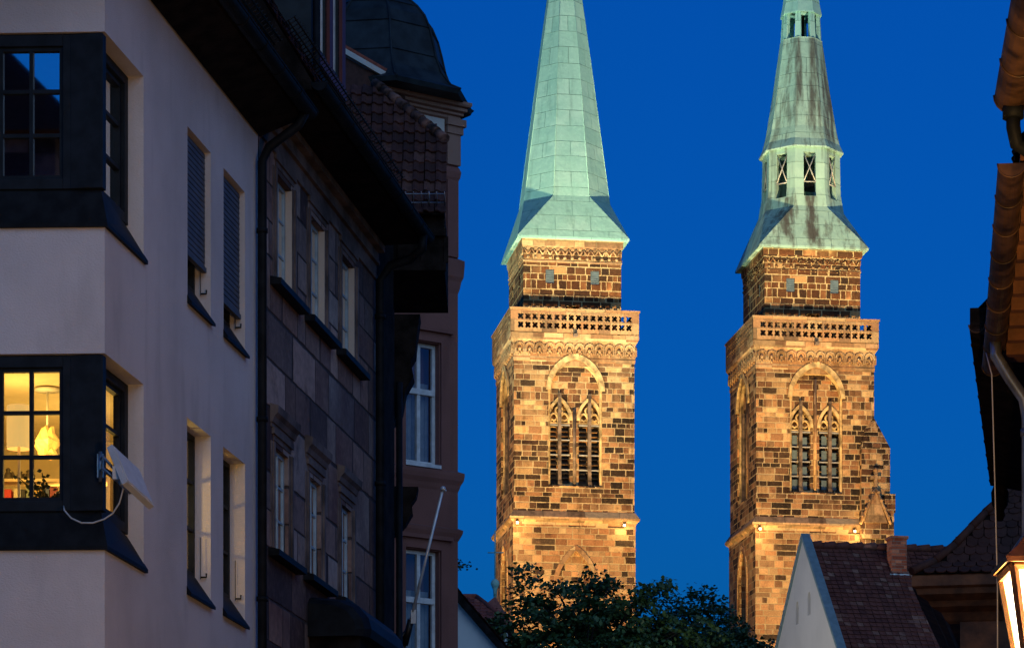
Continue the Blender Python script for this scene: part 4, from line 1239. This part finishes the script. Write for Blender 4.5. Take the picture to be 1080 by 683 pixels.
hB = thing('red_roofed_house', 'house with a hipped red tiled roof behind the white gable', 'house', (pB.x, 102, 0), 0)
m = MB(); m.box(-2.2, .66, 0, 4, 0, at(520, 655, 102).z); m.build('wall', MT['pale_plaster'], hB)
m = MB(); zr = pB.z + .1; zb = at(520, 654, 102).z
r4 = [(-2.6, -.3, zb), (1.16, -.3, zb), (1.16, 4.3, zb), (-2.6, 4.3, zb)]; rid = [(-1.6, 1.4, zr), (.27, 1.4, zr)]
m.add(r4 + rid, [(0,1,5,4), (1,2,5), (2,3,4,5), (3,0,4), (0,1,2,3)])
rB = m.build('roof', MT['tile_red'], hB)
m = MB(); V = Vector((0, 1.7, zr-zb)).normalized(); N = Vector((0, -(zr-zb), 1.7)).normalized(); Hh = math.hypot(1.7, zr-zb)
tile_plane(m, (-2.6, -.3, zb+.02), (1,0,0), V, N, 3.76, Hh, .2, .28, clip=lambda u, v: u < 3.76 - .89*v/Hh - .05 and u > v/Hh*1.0)
m.build('tiles', MT['tile_red'], rB)
m = MB(); m.tube([(rid[0][0], 1.4, zr+.03), (rid[1][0], 1.4, zr+.03)], .09, 8); m.tube([(rid[1][0], 1.4, zr+.03), (1.16, -.3, zb+.06)], .08, 8); m.build('hip_tile', MT['tile_red'], rB)
# copper-topped turret far behind
pC = at(522, 612, 150)
tc = thing('turret_house', 'distant red roof with a small green copper knob and pole beside the left tower', 'house', (pC.x, 150, 0))
zk = pC.z
m = MB(); m.box(-1.3, .6, 0, 4, 0, zk-2.2); m.build('wall', MT['pale_plaster'], tc)
m = MB(); m.add([(-1.7,-.4,zk-2.2),(.9,-.4,zk-2.2),(.9,4.2,zk-2.2),(-1.7,4.2,zk-2.2),(0,1.5,zk-.5)], [(0,1,4),(1,2,4),(2,3,4),(3,0,4),(0,1,2,3)]); m.build('roof', MT['tile_red'], tc)
m = MB(); m.lathe((0,1.5,zk), [(.07,-.6),(.09,-.2),(.18,.0),(.21,.10),(.16,.24),(.05,.32)], 12); m.tube([(0,1.5,zk+.35),(0,1.5,zk+2.6)], .04, 6); m.tube([(-.35,1.5,zk+1.55),(.4,1.5,zk+1.55)], .03, 5)
m.build('copper_knob', MT['copper_pale'], tc)

# ================================================================== TREES
def tree(label, x, y, top, lobes, mat, seed, n_pads, leaf):
    rr = random.Random(seed)
    t = thing('broadleaf_tree', label, 'tree', (x, y, 0), 0, 'trees in front of the towers')
    tr = MB()
    zb = top*.42
    tr.tube([(0,0,0), (.05,.05,zb*.5), (-.05,0,zb), (.05,.05,top*.7)], [.32,.26,.22,.12], 10)
    leafs = MB(); pads = []
    for _ in range(n_pads):
        cx, cy, cz, rx, rz = rr.choices(lobes, [max(.12, l[3]*l[3]*l[4]) for l in lobes])[0]
        a = rr.uniform(0, 6.283); u = rr.uniform(-.85, 1); rad = rr.uniform(.55, 1.0)
        s = math.sqrt(max(0, 1-u*u))
        pads.append(Vector((cx + rx*rad*s*math.cos(a), cy + rx*rad*s*math.sin(a), cz + rz*rad*u)))
    for i, p in enumerate(pads):
        if i % 3 == 0:
            j = Vector((p.x*.25, p.y*.25, max(zb, p.z - rr.uniform(1.2, 2.6))))
            mid = j.lerp(p, .55) + Vector((0,0,.12))
            tr.tube([tuple(j), tuple(mid), tuple(p)], [.06,.035,.012], 5)
        pr = rr.uniform(.38, .75); ph = pr*rr.uniform(.22, .42); n = int(170*pr)
        tilt = Vector((rr.uniform(-.4,.4), rr.uniform(-.4,.4), 0))
        sh = rr.random()
        for _ in range(n):
            r0 = pr*math.sqrt(rr.random()); a = rr.uniform(0, 6.283)
            q = Vector((r0*math.cos(a), r0*math.sin(a), rr.gauss(0, ph*.5) - .25*r0*r0)); q.z += q.x*tilt.x + q.y*tilt.y
            c = p + q; L_ = leaf*rr.uniform(.7, 1.3)
            d1 = Vector((q.x + rr.gauss(0,.3), q.y + rr.gauss(0,.3), rr.gauss(-.15,.35))).normalized()*L_
            d2 = d1.cross(Vector((rr.gauss(0,.35), rr.gauss(0,.35), 1))).normalized()*L_*.42
            leafs.add([tuple(c-d1*.5), tuple(c-d1*.1+d2), tuple(c+d1*.25+d2*.7), tuple(c+d1*.6), tuple(c+d1*.25-d2*.7), tuple(c-d1*.1-d2)], [(0,1,2,3,4,5)], r=min(1, max(0, sh*.6 + rr.random()*.4)))
    tr.build('trunk', MT['bark'], t); leafs.build('crown', mat, t, recalc=False)
    return t
tx, ty = 2.2, 98
tree('broad maple tree with open layered foliage before the left tower', tx, ty, 17.3,
     [(-.3,0,17.1,.75,.5), (.8,0,16.75,.8,.5), (2.0,0,16.3,.85,.5), (-1.6,.3,16.75,.4,.6), (-2.0,0,15.9,.8,.5), (-1,0,15.4,1.3,.8), (.6,0,15.3,1.5,.9), (2.2,.2,15.0,1.2,.8), (2.9,.1,15.7,.7,.5), (-.6,.1,16.2,1.0,.6), (3.2,.2,14.9,1.0,.8), (-2.1,.2,14.9,1.0,.6), (.2,0,13.4,2.9,1.7), (0,0,11.4,3.4,2.0)], MT['leaf'], 21, 720, .14)
tree('denser dark lime tree between the left tower and the white gable', 6.35, 103, 16.6,
     [(-1.4,0,16.4,.75,.5), (-.3,.2,16.5,.65,.55), (-.27,0,17.2,.14,.24), (.6,0,16.0,.75,.55), (1.4,0,15.4,.7,.55), (-1.8,0,15.2,.9,.8), (0,0,15.0,1.6,1.0), (1.2,0,14.4,1.2,.9), (0,0,13.2,2.6,1.7), (0,0,11.2,2.8,2.0)], MT['leaf_b'], 34, 820, .13)

# ================================================================== WHITE GABLE HOUSE BEFORE THE RIGHT TOWER
gth = R(11)     # ridge runs along the church front
ap = at(847, 561, 93.5)
gw = 6.2
hG = thing('white_gable_house', 'tall white gabled house with brown tiled roof before the right tower', 'house', (ap.x, 93.5, 0), R(11 - 90 + 0))
# local frame: gable faces local -y?  rotate so that local +y (ridge) points along (sin79,cos79)
hG.rotation_euler = (0, 0, R(-79))
k = 1.04; zr = ap.z - .63; ze = zr - gw*k
m = MB(); m.prism([(-gw, 0), (gw, 0), (gw, ze+.46), (0, zr+.46), (-gw, ze+.46)], 0, .16, 'y'); m.prism([(-gw+.01, 0), (gw-.01, 0), (gw-.01, ze-.02), (0, zr-.02), (-gw+.01, ze-.02)], .155, 12, 'y')
cuts = []
def slitw(px, py, w, h):
    pass
SL = ((-.62, zr-1.95), (.62, zr-1.85), (0.0, zr-4.6), (-2.0, zr-4.9))
for x, z in SL:
    c = MB(); c.prism(garch(x, .15, z, z+.45, z+.68, 5), -.3, .13, 'y'); cuts.append(c)
m.build('wall', MT['pale_plaster'], hG, cut=cuts)
m = MB()
for s in (-1, 1):
    m.prism([(s*(gw+.3), ze-.3*k+.01), (0, zr+.01), (0, zr+.2), (s*(gw+.3), ze-.3*k+.2)], .04, 12.1, 'y')
rG = m.build('roof', MT['timber'], hG)
for x, z in SL:
    sw = MB(); sw.prism(garch(x, .145, z+.005, z+.445, z+.67, 5), .10, .125, 'y'); sw.build('slit_window', MT['dark'], hG)  # dark panel stands in for the shade inside the slit
m = MB()
for s in (-1, 1):
    V = Vector((-s, 0, k)).normalized(); N = Vector((s*k, 0, 1)).normalized()
    tile_plane(m, (s*(gw+.3), .10, ze-.3*k+.22), (0,1,0), V, N, 11.9, math.hypot(gw+.3, (gw+.3)*k), .19, .19, lift=.03, roll=.012)
m.build('tiles', MT['tile_brown'], rG)
m = MB()
for i in range(29): m.tube([(0, .1+i*.41, zr+.24), (0, .1+i*.41+.45, zr+.28)], [.11, .13], 8)
m.build('ridge_tile', MT['tile_brown'], rG)
m = MB()
for s in (-1, 1):
    m.add([(0,-.06,zr+.60),(s*(gw+.35),-.06,ze-.35*k+.60),(s*(gw+.35),-.06,ze-.35*k+.46),(0,-.06,zr+.46),(0,.20,zr+.60),(s*(gw+.35),.20,ze-.35*k+.60),(s*(gw+.35),.20,ze-.35*k+.46),(0,.20,zr+.46)],
          [(0,1,2,3),(4,5,6,7),(0,1,5,4),(1,2,6,5),(2,3,7,6),(3,0,4,7)])
m.build('verge', C_('blue_grey_verge', (.16,.24,.26)), rG)
m = MB(); cy = 2.42; m.box(.35, .80, cy, cy+.46, zr-1.1, zr+.40); m.box(.31, .84, cy-.04, cy+.50, zr+.40, zr+.48)
ch = m.build('chimney', MT['brick'], rG)
m = MB(); m.box(.30, .86, cy-.06, cy+.52, zr-1.05, zr-.62); m.build('chimney_flashing', MT['zinc'], ch)

# ================================================================== RIGHT SIDE OF THE STREET
# nearest house (only its gutter end reaches into view)
def right_house(name, label, x0, y0, x1, y1, z, wall_off, wallm, r, over_mat, depth=8):
    t = thing(name, label, 'house', (x0, y0, 0))
    d = Vector((x1-x0, y1-y0, 0)); L = d.length; d.normalize(); s = Vector((d.y, -d.x, 0))
    P = lambda a, o, zz: tuple(d*a + s*o + Vector((0,0,zz)))
    def hex_(m, a0, a1, o0, o1, z0, z1):
        m.add([P(a0,o0,z0),P(a1,o0,z0),P(a1,o1,z0),P(a0,o1,z0),P(a0,o0,z1),P(a1,o0,z1),P(a1,o1,z1),P(a0,o1,z1)],
              [(0,1,2,3),(4,5,6,7),(0,1,5,4),(1,2,6,5),(2,3,7,6),(3,0,4,7)])
    m = MB(); hex_(m, 0.02, L-.02, wall_off, depth, 0, z+.02); m.build('wall', wallm, t)
    m = MB(); a0, a1 = 0, L
    pts = [(.06, z+.02), (wall_off+.1, z+.02), (depth/2, z+.5+depth*.5), (.06, z+.10)]
    m.add([P(a0,o,zz) for o, zz in pts] + [P(a1,o,zz) for o, zz in pts], [(0,1,2,3),(4,5,6,7),(0,1,5,4),(1,2,6,5),(2,3,7,6),(3,0,4,7)])
    rf = m.build('roof', over_mat, t)
    for j in range(int(L/.55)):
        m = MB(); hex_(m, .1+j*.55, .22+j*.55, .10, wall_off, z-.10, z+.015)
        m.build('rafter_end', over_mat, rf)
    m = MB(); V = (s*(depth/2-.06) + Vector((0,0,.4+depth*.5))).normalized(); N = V.cross(d).normalized()
    if N.z < 0: N = -N
    tile_plane(m, P(0,.04,z+.12), d, V, N, L, 5, .2, .28); m.build('tiles', MT['tile_dark'], rf)
    m = MB(); g0 = d*0 + Vector((0,0,z)); gutter(m, tuple(g0 + s*0), tuple(d*L + Vector((0,0,z))), r); m.build('gutter', MT['brown_copper'], rf)
    return t, d, s, L
def gp(px, py, z):
    Y = (z-1.6)*3400/(1135-py); return (px-540)/3400*Y, Y
x1, y1 = gp(1068, 100, 8.45); dxy = Vector((math.sin(R(5.6)), math.cos(R(5.6))))
rh1, d1, s1, L1 = right_house('ochre_eaved_house', 'nearest house on the right with a lamplit brown copper gutter end', x1-dxy.x*9, y1-dxy.y*9, x1, y1, 8.45, .34, MT['mauve_plaster'], .125, MT['brown_wood'])
m = MB(); e_ = d1*(L1-.08)
m.tube([tuple(e_+Vector((0,0,8.36))), tuple(e_+Vector((.0,0,8.2))), tuple(e_+Vector((.03,.05,8.10))), tuple(e_+Vector((.12,.1,8.06))), tuple(e_+Vector((.22,.12,8.12))), tuple(e_+Vector((.34,.14,8.3)))], .05, 10)
m.tube([tuple(e_+Vector((0,0,8.38))), tuple(e_+Vector((0,0,8.26)))], .075, 10)
m.build('gutter_elbow', MT['dark_metal'], rh1)
x2, y2 = gp(1067, 172, 8.0); x3, y3 = gp(1047, 385, 8.0)
rh2, d2, s2, L2 = right_house('pink_downpipe_house', 'mauve pink house on the right with a copper gutter and steel downpipe', x2, y2, x3, y3, 8.0, .36, MT['mauve_plaster'], .095, MT['brown_wood'])
m = MB(); e_ = d2*(L2*.80)
m.tube([tuple(e_+Vector((0,0,7.92))), tuple(e_+Vector((.0,0,7.8))), tuple(e_+s2*.12+Vector((0,0,7.6))), tuple(e_+s2*.24+Vector((0,0,7.42))), tuple(e_+s2*.27+Vector((0,0,7.25))), tuple(e_+s2*.27+Vector((0,0,.1)))], .052, 12)
for z in (7.1, 5.6, 4.0, 2.2): m.tube([tuple(e_+s2*.27+Vector((0,0,z))), tuple(e_+s2*.27+Vector((0,0,z+.06)))], .062, 12)
m.build('downpipe', MT['zinc'], rh2)
x4, y4 = gp(1030, 342, 8.35); x5, y5 = gp(1050, 505, 8.35)
rh3, d3, s3, L3 = right_house('dark_eaved_house', 'third house on the right with a dark jutting boxed eave', x4, y4, x5, y5, 8.35, .75, MT['mauve_plaster'], .07, MT['timber'])
m = MB(); P3 = lambda a, o, z: tuple(d3*a + s3*o + Vector((0,0,z)))
m.add([P3(0,-.06,8.28),P3(L3,-.06,8.28),P3(L3,.8,8.1),P3(0,.8,8.1),P3(0,-.06,8.5),P3(L3,-.06,8.5),P3(L3,.8,8.5),P3(0,.8,8.5)], [(0,1,2,3),(4,5,6,7),(0,1,5,4),(1,2,6,5),(2,3,7,6),(3,0,4,7)])
m.build('boxed_eave', MT['timber'], rh3)
m = MB(); m.lathe(P3(L3-.1, .05, 7.98), [(.03,-.12),(.06,-.06),(.05,.0),(.09,.06),(.10,.2),(.06,.3)], 10); m.build('drop_finial', MT['timber'], rh3)
# cable hanging from that eave
ca = at(1046, 395, 27.5); cb = at(1053, 690, 27.5)
m = MB(); m.tube([tuple(at(1040, 372, 27.6)), tuple(ca), tuple(at(1049, 500, 27.5)), tuple(at(1052, 620, 27.5)), (cb.x, cb.y, 0.2)], .006, 6)
tag(m.build('hanging_cable', MT['cable_white']), 'thin pale cable hanging from the right-hand eave past the scale-tiled roof', 'cable')

# house with the bell-cast fish-scale roof
fs = thing('scale_tiled_house', 'house with a flared fish-scale tiled roof behind the street lantern', 'house', (0,0,0))
YS = 42.0
pv = Vector(((962-540)/3400*YS, YS, 0)); rq = Matrix.Rotation(R(-11), 3, 'Z')
fs.location = pv - rq @ pv; fs.rotation_euler = (0, 0, R(-11))
m = MB(); sx = (1022-540)/3400*YS; m.box(sx-.14, sx+6, YS+.34, YS+7, 0, 7.9); m.build('wall', MT['brown_wood'], fs)
prof = []
for px, py in ((962, 606), (985, 592), (1005, 573), (1022, 552), (1036, 535), (1048, 522), (1062, 505)):
    prof.append(((px-540)/3400*YS, 1.6+(1135-py)/3400*YS))
m = MB()
zb = prof[0][1]
# front slope mirrors the profile: rises and recedes
ring = []
for i, (x, z) in enumerate(prof):
    o = x - prof[0][0]
    ring.append([(x, YS+o*.9-.1, z), (x+6-2*o, YS+o*.9-.1, z), (x+6-2*o, YS+7-o*.9, z), (x, YS+7-o*.9, z)])
m.loft(ring); rF = m.build('roof', MT['timber'], fs)
m = MB()
for i in range(len(prof)-1):
    (xa, za), (xb, zb2) = prof[i], prof[i+1]
    oa, ob_ = xa-prof[0][0], xb-prof[0][0]
    A0 = Vector((xa, YS+oa*.9-.1, za)); B0 = Vector((xb, YS+ob_*.9-.1, zb2))
    V = Vector((0, B0.y-A0.y, B0.z-A0.z)); hh = V.length; V.normalize(); N = Vector((0, -V.z, V.y))
    nrow = max(1, round(hh/.135)); th2 = hh/nrow; slope = (B0.x-A0.x)/hh
    tile_plane(m, A0 + N*.012, (1,0,0), V, N, 2.6, hh-.001, .15, th2, clip=lambda u, v, s_=slope: u > v*s_ + .02, rnd_end=True, lift=.018)
m.build('tiles', MT['tile_scale'], rF)
m = MB()
for i in range(len(prof)-1):
    a_ = Vector((prof[i][0], YS+(prof[i][0]-prof[0][0])*.9-.13, prof[i][1]+.03)); b_ = Vector((prof[i+1][0], YS+(prof[i+1][0]-prof[0][0])*.9-.13, prof[i+1][1]+.03))
    n = max(1, int((b_-a_).length/.22))
    for j in range(n): m.tube([tuple(a_.lerp(b_, j/n)), tuple(a_.lerp(b_, (j+1.1)/n))], [.058,.05], 8)
m.build('hip_tile', MT['tile_scale'], rF)
m = MB(); x_, z_ = prof[0]
m.loft([[(x_+o, YS-.1+o, z_+dz), (x_+5, YS-.1+o, z_+dz), (x_+5, YS+6, z_+dz), (x_+o, YS+6, z_+dz)] for o, dz in ((.03,-.01), (.0,-.03), (.0,-.16), (.05,-.19), (.07,-.26), (.20,-.33), (.24,-.40), (.36,-.46), (.42,-.56), (.46,-.60))])
m.build('eave_moulding', MT['brown_wood'], fs)

# street lantern
lp = at(1105, 640, 18)
LN = thing('street_lantern', 'lit four-sided wall lantern glowing at the lower right edge', 'street lamp', lp, R(0))
def sq(w, z): return [(-w,-w,z),(w,-w,z),(w,w,z),(-w,w,z)]
wt, wb, zt2, zb2 = .225, .13, .20, -.40
m = MB()
for sx, sy in ((-1,-1),(1,-1),(1,1),(-1,1)):
    m.tube([(sx*wb, sy*wb, zb2), (sx*wt, sy*wt, zt2)], .027, 6, smooth=False)
for w_, z_ in ((wt, zt2), (wb, zb2)):
    r4 = sq(w_, z_)
    for i in range(4): m.tube([r4[i], r4[(i+1) % 4]], .028, 6, smooth=False)
m.loft([sq(wb+.01, zb2-.05), sq(wb+.01, zb2)]); m.lathe((0,0,zb2-.05), [(.07,0),(.05,-.06),(.02,-.12),(.005,-.15)], 10)
m.build('frame', MT['lamp_frame'], LN)
m = MB(); m.loft([sq(wt+.045, zt2+.015), sq(wt+.05, zt2+.045), sq(wt-.03, zt2+.12), sq(.12, zt2+.23), sq(.09, zt2+.25), sq(.09, zt2+.30), sq(.11, zt2+.31), sq(.02, zt2+.37)])
m.lathe((0,0,zt2+.37), [(.03,0),(.035,.03),(.01,.08)], 8); m.build('cap', MT['lamp_frame'], LN)
for i in range(4):
    a, b = sq(wb-.006, zb2+.01), sq(wt-.006, zt2-.01); j = (i+1) % 4
    g_ = MB(); g_.add([a[i], a[j], b[j], b[i]], [(0,1,2,3)]); g_.build('pane', MT['lamp_glass'], LN)
m = MB(Matrix.Rotation(R(0), 4, 'Z')); m.tube([(.0,0,zt2+.42), (.15,.0,zt2+.52), (.6,.02,zt2+.55), (1.1,.05,zt2+.5)], .022, 8); m.tube([(0,0,zt2+.37),(0,0,zt2+.45)], .02, 6); m.tube([(1.0,.05,zt2+.5),(.75,.03,zt2+.25),(.45,.02,zt2+.54)], .014, 6)
m.box(1.05, 1.12, -.08, .16, zt2+.3, zt2+.7)
m.build('wall_bracket', MT['black_iron'], LN)

m = MB(); m.tube([(0,0,-.40), (0,0,-.12)], [.02, .02], 8); m.build('lamp_holder', MT['lamp_frame'], LN)
m = MB(); m.lathe((0,0,-.12), [(.02,0),(.05,.06),(.06,.13),(.04,.19),(.005,.22)], 12); m.build('bulb', MT['bulb'], LN)
ld = bpy.data.lights.new('lantern_bulb', 'POINT'); ld.energy = LANTERN_W; ld.color = (1.0, .58, .22); ld.shadow_soft_size = .05
lo = bpy.data.objects.new('lantern_bulb', ld); COL.objects.link(lo); lo.location = lp + Vector((.06, -.02, -.29))
# ================================================================== house across the corner (mirrored in the upper corner window)
nb = thing('neighbour_house', 'steep tiled house beside the camera, mirrored in the dark upper corner window', 'house', (-7.65, 2, 0), 0)
m = MB(); m.box(-9.2, 0, 0, 13, 0, 14.9); m.build('wall', MT['house_stone'], nb)
m = MB(); m.prism([(.5, 14.86), (-4.6, 20.1), (-9.7, 14.86)], -.3, 13.3, 'y'); m.build('roof', MT['tile_dark'], nb)
